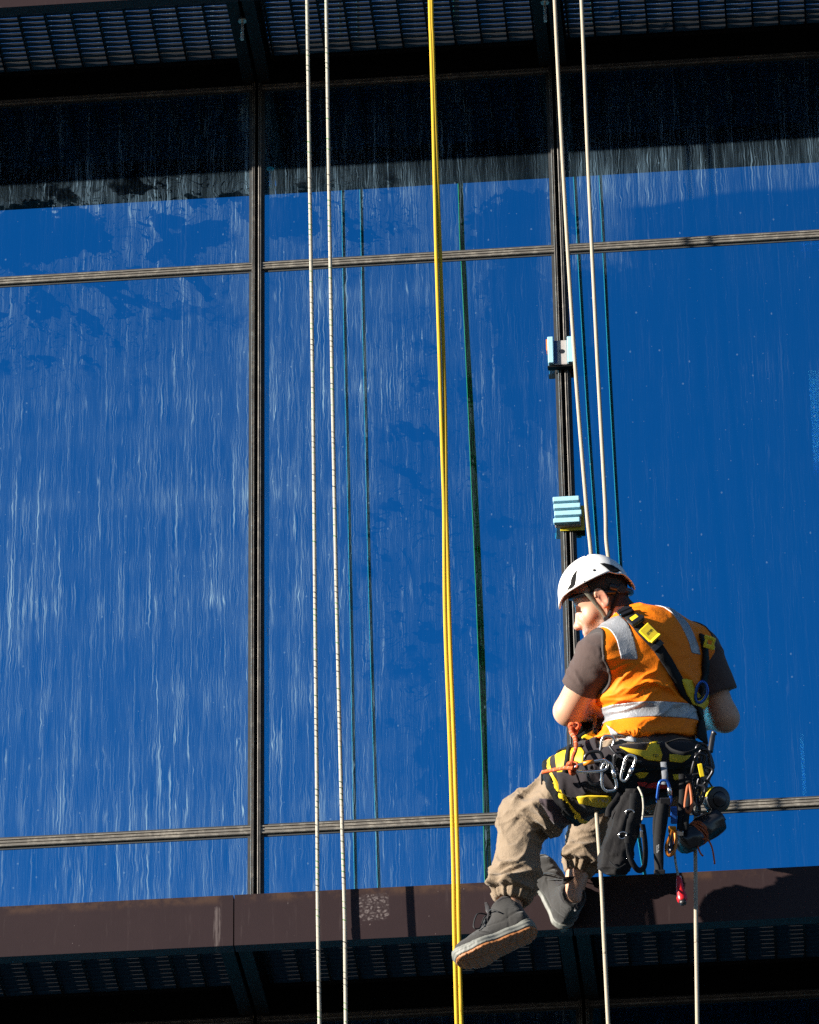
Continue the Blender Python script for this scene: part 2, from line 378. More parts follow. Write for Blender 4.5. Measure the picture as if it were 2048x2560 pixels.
def transom(za, zb):
    h = zb-za; q = [(0.02, za+0.009), (-0.010, za+0.009), (-0.0125, za+0.011), (-0.0125, za+0.015), (-0.008, za+0.017), (-0.008, za+h*0.45), (-0.0115, za+h*0.47), (-0.0115, za+h*0.56),
                    (-0.008, za+h*0.58), (-0.008, zb-0.017), (-0.012, zb-0.015), (-0.012, zb-0.010), (0.02, zb-0.010)]
    o = MB().prism_x(q, 0.0195, W-0.0195).obj('transom', M_TRAN, BLD)
    gk = MB().box(0.0313, W-0.0313, -0.0025, 0.02, za, za+0.0088).box(0.0313, W-0.0313, -0.0025, 0.02, zb-0.0098, zb).obj('gasket', M_GASK, o)
    return o, gk
for za, zb in [(0.790, 0.8423), (3.2987, 3.3484), (FH+Z_HEAD-0.038, FH+Z_HEAD), (0.225, 0.265)]:
    first = None
    for k in FLOORS:
        for i in IX:
            if first is None:
                first = transom(za, zb); first[0].location = (i*W, 0, k*FH); first[1].matrix_parent_inverse = Matrix()
            else:
                o = share(first[0], 'transom', BLD, (i*W, 0, k*FH)); c = bpy.data.objects.new('gasket', first[1].data); COL.objects.link(c); c.parent = o
# sunshade canopies
fp = br = gr = sp = None
def fascia():
    mb = MB(); g_ = 0.0022; t_ = 0.004
    prof = [(-DF, 0.0), (-DF, 0.1987), (-DF+0.035, 0.1987), (-DF+0.035, 0.1947), (-DF+t_, 0.1947), (-DF+t_, 0.004), (-DF+0.055, 0.004), (-DF+0.055, 0.0)]
    mb.prism_x(prof[::-1], g_, W-g_); return mb.obj('fascia_panel', M_FASC, BLD)
def bracket():
    mb = MB()
    for s in (-1, 1):
        x0, x1 = (0.0075, 0.055) if s > 0 else (-0.055, -0.0075); xi = 0.0075*s; xw = xi+0.006*s
        prof = [(-DF+0.06, 0.012), (-0.02, 0.052), (-0.02, 0.062), (-DF+0.06, 0.022)]
        mb.prism_x(prof if s else prof, min(x0, x1), max(x0, x1))                       # bottom flange
        prof = [(-DF+0.06, 0.0225), (-0.02, 0.0625), (-0.02, 0.165), (-DF+0.06, 0.165)]
        mb.prism_x(prof, min(xi, xw), max(xi, xw))                                       # web
    return mb.obj('canopy_bracket', M_BRKT, BLD)
def grating():
    mb = MB(); y = -DF+0.06
    while y < -0.03:
        mb.prism_x([(y+0.011, 0.193), (y+0.0135, 0.193), (y+0.0025, 0.164), (y, 0.164)], 0.06, W-0.06); y += 0.0335
    for j in range(11):
        xx = 0.07+j*(W-0.14)/10; mb.box(xx-0.004, xx+0.004, -DF+0.06, -0.03, 0.164, 0.1945)
    mb.box(0.0005, W-0.0005, -DF+0.02, -DF+0.058, 0.186, 0.1935); mb.box(0.0005, 0.055, -DF+0.0585, -0.008, 0.186, 0.1935); mb.box(W-0.055, W-0.0005, -DF+0.0585, -0.008, 0.186, 0.1935); mb.box(0.0555, W-0.0555, -0.0295, -0.008, 0.166, 0.1935)  # solid closing plates, added to block sun and sky through the edge gaps
    mb.box(0.056, 0.0598, -DF+0.06, -0.03, 0.166, 0.186); mb.box(W-0.0598, W-0.056, -DF+0.06, -0.03, 0.166, 0.186)
    o = mb.obj('canopy_grating', M_SLAT, BLD); o['kind'] = 'stuff'; return o
def spandrel(): return MB().box(0.004, W-0.004, -0.006, 0.02, Z_HEAD+0.002, 0.2245).obj('spandrel_panel', M_DARK, BLD)
for k in (-1, 0, 1, 2):
    for i in IX:
        off = (i*W, 0, k*FH)
        if fp is None:
            fp, br, gr, sp = fascia(), bracket(), grating(), spandrel()
            for o in (fp, br, gr, sp): o.location = off
        else:
            share(fp, 'fascia_panel', BLD, off); share(br, 'canopy_bracket', BLD, off); share(sp, 'spandrel_panel', BLD, off)
            o = share(gr, 'canopy_grating', BLD, off); o['kind'] = 'stuff'
# hanging bolts in the open joints of the upper canopy
for i in (0, 1):
    p0 = np.array([i*W-0.002, -0.52, FH-0.005])
    mb = MB().tube([p0+(0, 0, 0.02), p0-(0, 0, 0.055)], 0.0055, 8).tube([p0-(0, 0, 0.055), p0-(0, 0, 0.085)], 0.0075, 6)
    mb.tube([p0+(0, 0, 0.004), p0+(0, 0, 0.010)], 0.017, 12)
    mb.obj('hanging_bolt', M_STEEL, BLD)
# inside: floors, back wall, two added glowing pieces standing in for pale slivers, no known lamps
for k in (-1, 0, 1, 2): MB().box(X0, X1, 0.03, 7.0, k*FH+0.02, k*FH+0.22).obj('floor_slab', M_ROOM, BLD)
M_GLOW = bpy.data.materials.new('pale_glow'); M_GLOW.use_nodes = True; _b = M_GLOW.node_tree.nodes['Principled BSDF']; _b.inputs['Base Color'].default_value = (0.7, 0.75, 0.75, 1); _b.inputs['Emission Color'].default_value = (0.65, 0.95, 1.0, 1); _b.inputs['Emission Strength'].default_value = 3.0
_p = at(2028, 1035, 0.7); _q0, _q1 = at(2040, 1143, 0.7)[2], at(2027, 925, 0.7)[2]
MB().box(_p[0], _p[0]+0.5, 0.70, 0.74, _q0, _q1, 0.006).obj('glow_panel', M_GLOW, BLD)
_p = at(2007, 1900, 0.5); MB().box(_p[0]-0.006, _p[0]+0.007, 0.50, 0.53, at(2011, 1988, 0.5)[2], at(2003, 1832, 0.5)[2], 0.003).obj('glow_strip', M_GLOW, BLD)
MB().box(X0, X1, 7.0, 7.2, GROUND, 2*FH+0.6).obj('interior_wall', M_ROOM, BLD)
for xx in (X0-0.15, X1+0.003): MB().box(xx, xx+0.147, -0.02, 7.2, GROUND, 2*FH+0.6).obj('end_wall', M_CONC, BLD)
MB().box(X0-0.15, X1+0.15, -0.3, 7.2, 2*FH+0.6, 2*FH+0.8).obj('roof', M_CONC, BLD)
MB().box(X0-0.15, X1+0.15, -0.3, -0.1, 2*FH+0.802, 2*FH+1.5).obj('parapet', M_CONC, BLD)
# ================================================================ ropes
def rope_material(name, base, fleck, fleck2, amount, period=0.024):
    m, t, b = new_mat(name); N = NT(t); uv = N.n('ShaderNodeUVMap'); uv.uv_map = 'UVMap'; u, v, _ = N.sep(uv.outputs[0])
    # braided sheath: two crossing helices of strands
    a = N.math('SINE', N.math('MULTIPLY', N.math('ADD', N.math('MULTIPLY', v, 1/0.011), u), 2*math.pi*1.0))
    c_ = N.math('SINE', N.math('MULTIPLY', N.math('SUBTRACT', N.math('MULTIPLY', v, 1/0.011), u), 2*math.pi*1.0))
    br = N.math('MULTIPLY', N.math('ADD', N.math('MULTIPLY', a, c_), 1.0), 0.5)
    col = N.mixc(br, tuple(x*0.62 for x in base), base)
    ph = N.math('FRACT', N.math('ADD', N.math('DIVIDE', v, period), N.math('MULTIPLY', u, 1.0)))
    tick = N.math('MULTIPLY', N.mapr(ph, 0.0, 0.30, 1, 1, False), N.math('LESS_THAN', ph, 0.20))
    wob = N.mapr(N.noise(N.comb(N.math('MULTIPLY', v, 31), u, 0), 1, 2, 0.5), 0.42, 0.60)
    f1 = N.math('MULTIPLY', N.math('MULTIPLY', tick, wob), amount)
    which = N.mapr(N.noise(N.comb(N.math('MULTIPLY', v, 5), 3, 0), 1, 1, 0.5), 0.48, 0.54)
    col = N.mixc(f1, col, N.mixc(which, fleck, fleck2))
    grime = N.mapr(N.noise(N.comb(N.math('MULTIPLY', v, 9), u, 2), 1, 4, 0.6), 0.45, 0.8, 0, 0.3); col = N.mixc(grime, col, tuple(x*0.5 for x in base))
    N.link(col, b.inputs['Base Color']); b.inputs['Roughness'].default_value = 0.85; N.link(N.bump(br, 0.5, 0.0015), b.inputs['Normal']); return m
M_ROPEA = rope_material('flecked_white_static_rope', (0.44, 0.41, 0.34), (0.02, 0.025, 0.02), (0.05, 0.16, 0.04), 1.0)
M_ROPEB = rope_material('worn_white_static_rope', (0.46, 0.395, 0.30), (0.25, 0.20, 0.15), (0.28, 0.30, 0.16), 0.55, 0.013)
M_ROPEY = rope_material('yellow_rope', (0.62, 0.395, 0.010), (0.45, 0.25, 0.01), (0.35, 0.2, 0.01), 0.7, 0.015)

def rope_mesh(name, path, rad, mat, parent=None, seg=12):
    P = np.array(path, float); mb = MB().tube(P, rad, seg); o = mb.obj(name, mat, parent, True)
    L = np.concatenate([[0], np.cumsum(np.linalg.norm(np.diff(P, axis=0), axis=1))])
    uv = o.data.uv_layers.new(name='UVMap'); n = len(P)
    for poly in o.data.polygons:
        ks = [o.data.loops[l].vertex_index for l in poly.loop_indices]; ring = [k % seg for k in ks]; wrap = max(ring)-min(ring) > seg/2
        for l, k in zip(poly.loop_indices, ks):
            r_ = k % seg; uu = (r_+seg if wrap and r_ < seg/2 else r_)/seg; uv.data[l].uv = (uu, L[min(k//seg, n-1)])
    return o
def top_path(p_top, p2):
    """from the frame's top edge on up to the parapet"""
    return None
ZR = 2*FH+1.52
def free_rope(name, samples, mat, rad, label, group=None, anchor_dx=0.0):
    """samples: (px, py, depth) downwards; carried on to the parapet above and towards the ground"""
    P = [at(px, py, -d) for px, py, d in samples]
    d0 = P[0]-P[1]; k = (ZR-P[0][2])/max(d0[2], 1e-6); topx = P[0][0]+d0[0]*k*0.3+anchor_dx
    up = [np.array([topx, -0.15, ZR+0.02]), np.array([topx, -0.33, ZR-0.03]), np.array([topx, -DF-0.03, 2*FH+0.21]), np.array([topx*0.5+P[0][0]*0.5, -DF-0.03, FH+0.9])]
    dn = P[-1]-P[-2]; q = P[-1]+dn/abs(dn[2])*4.0; q2 = np.array([q[0], q[1], GROUND+0.16])
    A = up+P+[q, q2]; A = spline(A, 220)
    o = rope_mesh(name, A, rad, mat); tag(o, label, 'rope', group); return o
free_rope('static_rope', [(768, 0, .735), (775, 475, .735), (783, 1000, .755), (788, 1500, .765), (793, 2000, .772), (795, 2290, .774), (799, 2560, .79)], M_ROPEA, 0.0068,
          'leftmost rope, white with dark flecks, in front of the glass', 'white flecked ropes')
free_rope('static_rope', [(816, 0, .74), (823, 475, .75), (832, 1000, .775), (842, 1500, .80), (854, 2000, .82), (862, 2290, .825), (865, 2560, .84)], M_ROPEA, 0.0068,
          'white dark-flecked rope second from the left', 'white flecked ropes')
# the yellow rope hangs doubled
YP = [(1077, 0, .78), (1086, 300, .85), (1095, 600, .92), (1106, 950, .96), (1113, 1250, .985), (1119, 1560, 1.00), (1130, 1850, 1.02), (1139, 2150, 1.04), (1142, 2330, 1.045), (1148, 2560, 1.05)]
P = spline([at(px, py, -d) for px, py, d in YP], 90)
yr = empty('doubled_yellow_rope', (P[-1][0], P[-1][1], GROUND+0.15), 'bright yellow rope hanging doubled beside the worker', 'rope')
for s in (-1, 1):
    off = []
    for i, p in enumerate(P):
        v = i/(len(P)-1)*2560
        wdt = 0.0035+0.0048*min(1, max(0, (v-250)/350)) if v < 900 else 0.0083+0.001*math.sin(v/260)
        if 950 < v < 1350: wdt *= 0.55+0.45*abs(v-1150)/200
        tw = 0.5*math.sin(v/420)
        off.append(p+np.array([s*wdt*math.cos(tw), s*wdt*math.sin(tw), 0]))
    topx = P[0][0]
    A = [np.array([topx+s*0.006, -0.15, ZR+0.02]), np.array([topx+s*0.006, -0.33, ZR-0.03]), np.array([topx+s*0.006, -DF-0.03, 2*FH+0.21]), np.array([topx+s*0.005, -DF-0.04, FH+0.9])]
    q = off[-1]+np.array([0.03, 0, -4.0])
    rope_mesh('rope_strand', spline(A+off[::4]+[off[-1], q, np.array([q[0], q[1], GROUND+0.16])], 240), 0.0072, M_ROPEY, yr)
# ================================================================ sculpting tools (signed distance fields -> mesh)
def smin(a, b, k):
    h = np.clip(0.5+0.5*(b-a)/k, 0, 1); return b*(1-h)+a*h-k*h*(1-h)
def cap(P, a, b, ra, rb):
    a = np.asarray(a, np.float32); b = np.asarray(b, np.float32); ab = b-a; pa = P-a
    t = np.clip((pa@ab)/max(float(ab@ab), 1e-9), 0, 1); d = pa-t[:, None]*ab
    return np.sqrt((d*d).sum(1))-(ra+(rb-ra)*t)
def ell(P, c, ax, r):
    """ellipsoid: centre, 3 axes (rows), radii"""
    q = (P-np.asarray(c, np.float32))@np.asarray(ax, np.float32).T; r = np.asarray(r, np.float32)
    k0 = np.sqrt(((q/r)**2).sum(1)); k1 = np.sqrt(((q/(r*r))**2).sum(1))+1e-9
    return k0*(k0-1)/k1
def fold_caps(P, prims, k=0.03):
    d = None
    for p in prims:
        if p[0] == 'c': v = cap(P, *p[1:5]); kk = p[5] if len(p) > 5 else k
        else: v = ell(P, *p[1:4]); kk = p[4] if len(p) > 4 else k
        d = v if d is None else smin(d, v, kk)
    return d
def sdf_mesh(fn, lo, hi, h):
    """sparse evaluation + naive surface nets; returns vertices, quads"""
    lo = np.array(lo, np.float32); hi = np.array(hi, np.float32); C = 5
    n = (np.ceil((hi-lo)/(h*C)).astype(int))*C+1; nc = (n-1)//C+1
    g = np.stack(np.meshgrid(*[lo[i]+np.arange(nc[i])*h*C for i in range(3)], indexing='ij'), -1).reshape(-1, 3).astype(np.float32)
    dc = fn(g).reshape(nc)
    near = np.abs(dc) < h*C*2.4
    val = np.repeat(np.repeat(np.repeat(np.where(dc < 0, -1.0, 1.0).astype(np.float32), C, 0), C, 1), C, 2)
    off = C//2
    val = val[off:off+n[0], off:off+n[1], off:off+n[2]]
    if val.shape != tuple(n): val = np.pad(val, [(0, n[i]-val.shape[i]) for i in range(3)], mode='edge')
    nb = np.repeat(np.repeat(np.repeat(near, C, 0), C, 1), C, 2)[off:off+n[0], off:off+n[1], off:off+n[2]]
    if nb.shape != tuple(n): nb = np.pad(nb, [(0, n[i]-nb.shape[i]) for i in range(3)], mode='edge')
    val = val.copy(); idx = np.argwhere(nb)
    for s in range(0, len(idx), 400000):
        q = idx[s:s+400000]; val[q[:, 0], q[:, 1], q[:, 2]] = fn((lo+q*h).astype(np.float32))
    ins = (val < 0).astype(np.uint8)
    sm = sum(ins[a:n[0]-1+a, b:n[1]-1+b, c:n[2]-1+c] for a in (0, 1) for b in (0, 1) for c in (0, 1))
    act = np.argwhere((sm > 0) & (sm < 8)); cid = -np.ones(np.array(n)-1, np.int32); cid[act[:, 0], act[:, 1], act[:, 2]] = np.arange(len(act))
    corner = [(a, b, c) for a in (0, 1) for b in (0, 1) for c in (0, 1)]
    cv = np.stack([val[act[:, 0]+a, act[:, 1]+b, act[:, 2]+c] for a, b, c in corner], 1)
    acc = np.zeros((len(act), 3), np.float32); cnt = np.zeros(len(act), np.float32); cor = np.array(corner, np.float32)
    for i in range(8):
        for j in range(i+1, 8):
            if np.abs(cor[i]-cor[j]).sum() != 1: continue
            a, b = cv[:, i], cv[:, j]; m = (a < 0) != (b < 0); t = np.where(m, a/np.where(a == b, 1, a-b), 0)[:, None]
            acc += np.where(m[:, None], cor[i]+(cor[j]-cor[i])*t, 0); cnt += m
    V = lo+(act+acc/np.maximum(cnt, 1)[:, None])*h
    Q = []
    for ax in range(3):
        sl0 = [slice(None)]*3; sl1 = [slice(None)]*3; sl0[ax] = slice(0, n[ax]-1); sl1[ax] = slice(1, n[ax])
        e = np.argwhere(ins[tuple(sl0)] != ins[tuple(sl1)]); u, v = [(1, 2), (2, 0), (0, 1)][ax]
        ok = (e[:, u] > 0) & (e[:, v] > 0) & (e[:, u] < n[u]-1) & (e[:, v] < n[v]-1); e = e[ok]
        def cell(du, dv):
            q = e.copy(); q[:, u] -= du; q[:, v] -= dv; return cid[q[:, 0], q[:, 1], q[:, 2]]
        q = np.stack([cell(1, 1), cell(0, 1), cell(0, 0), cell(1, 0)], 1)
        fl = ins[e[:, 0], e[:, 1], e[:, 2]] == 0; q[fl] = q[fl][:, ::-1]; Q.append(q)
    Q = np.concatenate(Q); Q = Q[(Q >= 0).all(1)]
    return V.astype(np.float64), Q
def vnormals(V, Q):
    fnr = np.cross(V[Q[:, 2]]-V[Q[:, 0]], V[Q[:, 3]]-V[Q[:, 1]]); Nn = np.zeros_like(V)
    for k in range(4): np.add.at(Nn, Q[:, k], fnr)
    return Nn/(np.linalg.norm(Nn, axis=1)[:, None]+1e-12)
def relax(V, Q, it=1, lam=0.5):
    E = np.concatenate([Q[:, [0, 1]], Q[:, [1, 2]], Q[:, [2, 3]], Q[:, [3, 0]]])
    for _ in range(it):
        S = np.zeros_like(V); c = np.zeros(len(V)); np.add.at(S, E[:, 0], V[E[:, 1]]); np.add.at(c, E[:, 0], 1); np.add.at(S, E[:, 1], V[E[:, 0]]); np.add.at(c, E[:, 1], 1)
        V = V*(1-lam)+lam*S/np.maximum(c, 1)[:, None]
    return V
# value noise in numpy
_perm = np.random.default_rng(3).random(4096)
def vnoise(P):
    P = np.asarray(P, float); i = np.floor(P).astype(np.int64); f = P-i; f = f*f*(3-2*f); r = 0
    for a in (0, 1):
        for b in (0, 1):
            for c in (0, 1):
                hsh = ((i[:, 0]+a)*73856093 ^ (i[:, 1]+b)*19349663 ^ (i[:, 2]+c)*83492791) & 4095
                r = r+_perm[hsh]*np.where(a, f[:, 0], 1-f[:, 0])*np.where(b, f[:, 1], 1-f[:, 1])*np.where(c, f[:, 2], 1-f[:, 2])
    return r
def fbm(P, o=3):
    return sum(vnoise(P*2**k+17.3*k)*0.5**k for k in range(o))/sum(0.5**k for k in range(o))
def ridge(P): return 1-np.abs(2*vnoise(P)-1)*2
def bounds(prims, pad=0.03):
    lo = np.full(3, 9e9); hi = -lo
    for p in prims:
        if p[0] == 'c':
            for q, r in ((p[1], p[3]), (p[2], p[4])): lo = np.minimum(lo, np.array(q)-r); hi = np.maximum(hi, np.array(q)+r)
        else: r = max(p[3]); lo = np.minimum(lo, np.array(p[1])-r); hi = np.maximum(hi, np.array(p[1])+r)
    return lo-pad, hi+pad
def cast(bvh, px, py):
    """first surface met from the photographer's side along a sight line: used to lay straps on the modelled body"""
    d = nrm(FW + RT*(px-1024)/FOCAL - UP*(py-1280)/FOCAL); h = bvh.ray_cast(Vector(CAM), Vector(d))
    return (np.array(h[0]), np.array(h[1])) if h[0] is not None else (None, None)
def ribbon(name, C, Nn, width, thick, mat, parent, sideways=None, smooth=True):
    """flat webbing along points C with surface normals Nn; width may vary"""
    C = np.array(C, float); Nn = np.array(Nn, float); n = len(C); wd = np.broadcast_to(np.array(width, float), (n,))
    T = np.gradient(C, axis=0); T /= np.linalg.norm(T, axis=1)[:, None]+1e-9
    B = np.cross(T, Nn); B /= np.linalg.norm(B, axis=1)[:, None]+1e-9
    V = []; F = []
    for i in range(n):
        h = wd[i]/2; lo_, hi_ = C[i], C[i]+Nn[i]*thick; e = Nn[i]*thick*0.5
        V += [lo_-B[i]*h, lo_+B[i]*h, lo_+B[i]*(h*1.0)+e, hi_+B[i]*(h*0.93), hi_-B[i]*(h*0.93), lo_-B[i]*(h*1.0)+e]
    for i in range(n-1):
        for k in range(6): F.append((i*6+k, i*6+(k+1) % 6, (i+1)*6+(k+1) % 6, (i+1)*6+k))
    F += [(5, 4, 3, 2, 1, 0), tuple((n-1)*6+k for k in range(6))]
    return mesh_obj(name, V, F, mat, parent, smooth)
def smooth_rows(A, it=2):
    A = np.array(A, float)
    for _ in range(it): A[1:-1] = (A[:-2]+2*A[1:-1]+A[2:])/4
    return A
def on_surface(bvhs, pix, n=40, lift=0.003):
    """polyline of photograph pixels -> points and normals lying on the nearest of the given surfaces"""
    pl = spline([(p[0], p[1], 0) for p in pix], n); C = []; Nn = []
    for q in pl:
        best = None
        for b in bvhs:
            c, m_ = cast(b, q[0], q[1])
            if c is not None and (best is None or np.linalg.norm(c-CAM) < np.linalg.norm(best[0]-CAM)): best = (c, m_)
        if best is not None:
            m_ = best[1]
            if m_@FW > 0: m_ = -m_
            C.append(best[0]); Nn.append(m_)
    C = smooth_rows(C); Nn = smooth_rows(Nn, 4); Nn /= np.linalg.norm(Nn, axis=1)[:, None]
    return C+Nn*lift, Nn
def bvh_of(o):
    me = o.data; mw = o.matrix_world
    vs = np.empty(len(me.vertices)*3, np.float32); me.vertices.foreach_get('co', vs)
    return BVHTree.FromPolygons([Vector(v) for v in vs.reshape(-1, 3).tolist()], [tuple(p.vertices) for p in me.polygons])

# ================================================================ the worker
DYB = 0.09
def bt(px, py, y): return at(px, py, y+DYB)
J = dict(
    pelvis=bt(1628, 1925, -1.27), waist=bt(1632, 1858, -1.30), chest=bt(1628, 1700, -1.375), upper=bt(1618, 1612, -1.41), neckb=bt(1585, 1560, -1.425),
    shL=bt(1493, 1640, -1.52), shR=bt(1746, 1630, -1.28), elL=bt(1421, 1778, -1.37), elR=bt(1812, 1795, -1.19), wrL=bt(1528, 1768, -1.14), wrR=bt(1692, 1795, -1.00),
    hipL=bt(1552, 1912, -1.35), hipR=bt(1668, 1942, -1.22), knL=bt(1306, 2046, -1.20), knR=bt(1500, 1968, -0.885), anL=bt(1276, 2260, -1.20), anR=bt(1428, 2248, -0.882))
# body axes
SP = nrm(J['upper']-J['pelvis']); LX = J['shL']-J['shR']; LX = nrm(LX-SP*(LX@SP)); BK = np.cross(SP, LX)*-1.0   # spine up, his left, his back
if BK[1] > 0: BK = -BK
# head axes
HF = nrm(-0.95*RT-0.30*UP+0.02*FW); HU = -0.30*RT+0.94*UP+0.14*FW; HU = nrm(HU-HF*(HU@HF)); HL = np.cross(HU, HF)
HC = bt(1501, 1502, -1.44)
def hd(x, y, z): return HC+HF*x+HL*y+HU*z
def fc(x, y, z): return HC+HF*(x-0.012)+HL*y+HU*(z-0.016)        # face features
HAX = np.stack([HF, HL, HU])

M_SKIN = None
def skin_material():
    m, t, b = new_mat('worker_skin'); N = NT(t); tc = N.n('ShaderNodeTexCoord').outputs['Object']
    c = N.mixc(N.noise(tc, 30, 4, 0.6), (0.46, 0.25, 0.155), (0.56, 0.325, 0.215))  # mottled base tone of the skin itself
    c = N.mixc(N.mapr(N.noise(tc, 300, 2, 0.6), 0.55, 0.75, 0, 0.35), c, (0.34, 0.13, 0.075))
    at_ = N.n('ShaderNodeAttribute'); at_.attribute_name = 'stubble'
    st = N.math('MULTIPLY', at_.outputs['Fac'], N.mapr(N.noise(tc, 420, 2, 0.7), 0.30, 0.62, 0.35, 1.0)); c = N.mixc(st, c, (0.085, 0.036, 0.016))
    at2 = N.n('ShaderNodeAttribute'); at2.attribute_name = 'flush'; c = N.mixc(N.math('MULTIPLY', at2.outputs['Fac'], 0.6), c, (0.45, 0.12, 0.075))
    N.link(c, b.inputs['Base Color']); b.inputs['Roughness'].default_value = 0.5
    b.inputs['Subsurface Weight'].default_value = 0.0
    N.link(N.bump(N.noise(tc, 260, 3, 0.6), 0.12, 0.002), b.inputs['Normal']); return m
M_SKIN = skin_material()

head = [
    ('e', hd(-0.008, 0, 0.050), HAX, (0.100, 0.077, 0.098)),
    ('e', fc(0.045, 0, -0.015), HAX, (0.058, 0.062, 0.085), 0.03),
    ('c', fc(0.070, 0.030, 0.028), fc(0.070, -0.030, 0.028), 0.024, 0.024, 0.02),       # brow
    ('c', fc(0.092, 0, 0.012), fc(0.112, 0, -0.042), 0.0085, 0.0125, 0.012),               # nose bridge
    ('c', fc(0.108, 0.009, -0.050), fc(0.108, -0.009, -0.050), 0.0105, 0.0105, 0.008),    # nostril wings
    ('c', fc(0.118, 0, -0.046), fc(0.1185, 0, -0.048), 0.0105, 0.0105, 0.008),
    ('c', fc(0.062, 0.040, -0.030), fc(0.062, -0.040, -0.030), 0.024, 0.024, 0.025),        # cheeks
    ('c', fc(0.082, 0.018, -0.080), fc(0.082, -0.018, -0.080), 0.020, 0.020, 0.02),         # mouth mound
    ('c', fc(0.099, 0.014, -0.077), fc(0.099, -0.014, -0.077), 0.0055, 0.0055, 0.006),      # upper lip
    ('c', fc(0.097, 0.013, -0.090), fc(0.097, -0.013, -0.090), 0.0062, 0.0062, 0.006),      # lower lip
    ('c', fc(0.080, 0, -0.118), fc(0.020, 0.046, -0.075), 0.020, 0.022, 0.025),              # jaw
    ('c', fc(0.080, 0, -0.118), fc(0.020, -0.046, -0.075), 0.020, 0.022, 0.025),
    ('c', fc(0.085, 0.006, -0.120), fc(0.085, -0.006, -0.120), 0.019, 0.019, 0.02),
    ('c', hd(-0.025, 0, -0.02), J['neckb']-SP*0.02, 0.058, 0.066, 0.03),                     # neck
]
def ear(P, s):
    c = hd(-0.006, 0.079*s, -0.002); f = np.stack([nrm(HF*0.9-HU*0.25+HL*s*0.1), nrm(HL*s), nrm(HU*0.97+HF*0.22)])
    q = (P-c.astype(np.float32))@f.astype(np.float32).T
    k = np.sqrt((q[:, 0]/0.0185)**2+(q[:, 2]/0.034)**2); d = np.abs(q[:, 1]-0.30*np.abs(q[:, 0]-0.018)-0.001)-0.0042
    shell = np.maximum((k-1)*0.0185, d-0.0018*(k > 0.7))
    rim = np.sqrt(((k-0.92)*0.0185)**2+(q[:, 1]-0.011)**2)-0.0042
    lobe = np.sqrt((q[:, 0]-0.006)**2+(q[:, 2]+0.030)**2+(q[:, 1]-0.006)**2)-0.0085
    inner = np.sqrt(((np.sqrt((q[:, 0]/0.010)**2+((q[:, 2]+0.003)/0.019)**2)-1)*0.010)**2+(q[:, 1]-0.010)**2)-0.0030
    rim = np.where((q[:, 0] > 0.012) & (q[:, 2] < 0.012), 1.0, rim)
    return smin(smin(smin(shell, rim, 0.004), inner, 0.004), lobe, 0.006)
ARM = [
    ('c', J['shL'], J['elL'], 0.055, 0.046, 0.04), ('c', J['elL'], J['elL']*0.45+J['wrL']*0.55, 0.047, 0.040, 0.03), ('c', J['elL']*0.5+J['wrL']*0.5, J['wrL'], 0.041, 0.027, 0.03),
    ('c', J['shL']*0.45+J['elL']*0.55+BK*0.012, J['elL']*0.75+J['shL']*0.25+BK*0.004, 0.047, 0.042, 0.03),
    ('c', J['shR'], J['elR'], 0.058, 0.046, 0.04), ('c', J['elR'], J['elR']*0.45+J['wrR']*0.55, 0.047, 0.040, 0.03), ('c', J['elR']*0.5+J['wrR']*0.5, J['wrR'], 0.041, 0.027, 0.03)]
def hand(w, e, curl_dir, side):
    """palm, four fingers closing on the rope device, thumb"""
    f = nrm(w-e); c = nrm(curl_dir-f*(curl_dir@f)); s = np.cross(f, c)*side; L = []
    L.append(('c', w, w+f*0.045+s*0.018, 0.027, 0.020, 0.02)); L.append(('c', w, w+f*0.045-s*0.020, 0.026, 0.019, 0.02)); L.append(('c', w+f*0.03, w+f*0.085, 0.024, 0.019, 0.015))
    for k, (o, ln) in enumerate(((0.033, 0.040), (0.011, 0.046), (-0.011, 0.043), (-0.032, 0.034))):
        a = w+f*0.088+s*o; b = a+f*ln*0.75+c*ln*0.5; d = b-f*ln*0.15+c*ln*0.65; g2 = d-f*ln*0.5+c*ln*0.1
        L += [('c', a-f*0.02, a, 0.011, 0.0105, 0.006), ('c', a, b, 0.0105, 0.0095, 0.003), ('c', b, d, 0.0095, 0.0088, 0.002), ('c', d, g2, 0.0088, 0.008, 0.002)]
    t0 = w+f*0.03+s*0.035; t1 = t0+f*0.035+s*0.016+c*0.022; t2 = t1+f*0.03+c*0.018-s*0.006
    L += [('c', w+f*0.015+s*0.012, t0, 0.020, 0.015, 0.012), ('c', t0, t1, 0.014, 0.011, 0.005), ('c', t1, t2, 0.011, 0.0095, 0.002)]
    return L
HAND = hand(J['wrL'], J['elL'], -LX, 1)+hand(J['wrR'], J['elR'], LX, -1)
TORSO = [
    ('e', J['chest'], np.stack([LX, BK, SP]), (0.178, 0.122, 0.215)),
    ('c', J['shL']-LX*0.02, J['shR']+LX*0.02, 0.066, 0.066, 0.06),
    ('e', J['upper']+BK*0.03, np.stack([LX, BK, SP]), (0.155, 0.085, 0.10), 0.05),
    ('c', J['neckb']-SP*0.03, J['shL']-LX*0.05+SP*0.01, 0.055, 0.05, 0.05), ('c', J['neckb']-SP*0.03, J['shR']+LX*0.05+SP*0.01, 0.055, 0.05, 0.05),
    ('e', J['waist'], np.stack([LX, BK, SP]), (0.150, 0.112, 0.14), 0.06),
    ('e', J['pelvis'], np.stack([LX, BK, SP]), (0.170, 0.128, 0.125), 0.05),
    ('c', J['hipL']+BK*0.03, J['hipR']+BK*0.03, 0.115, 0.115, 0.05)]
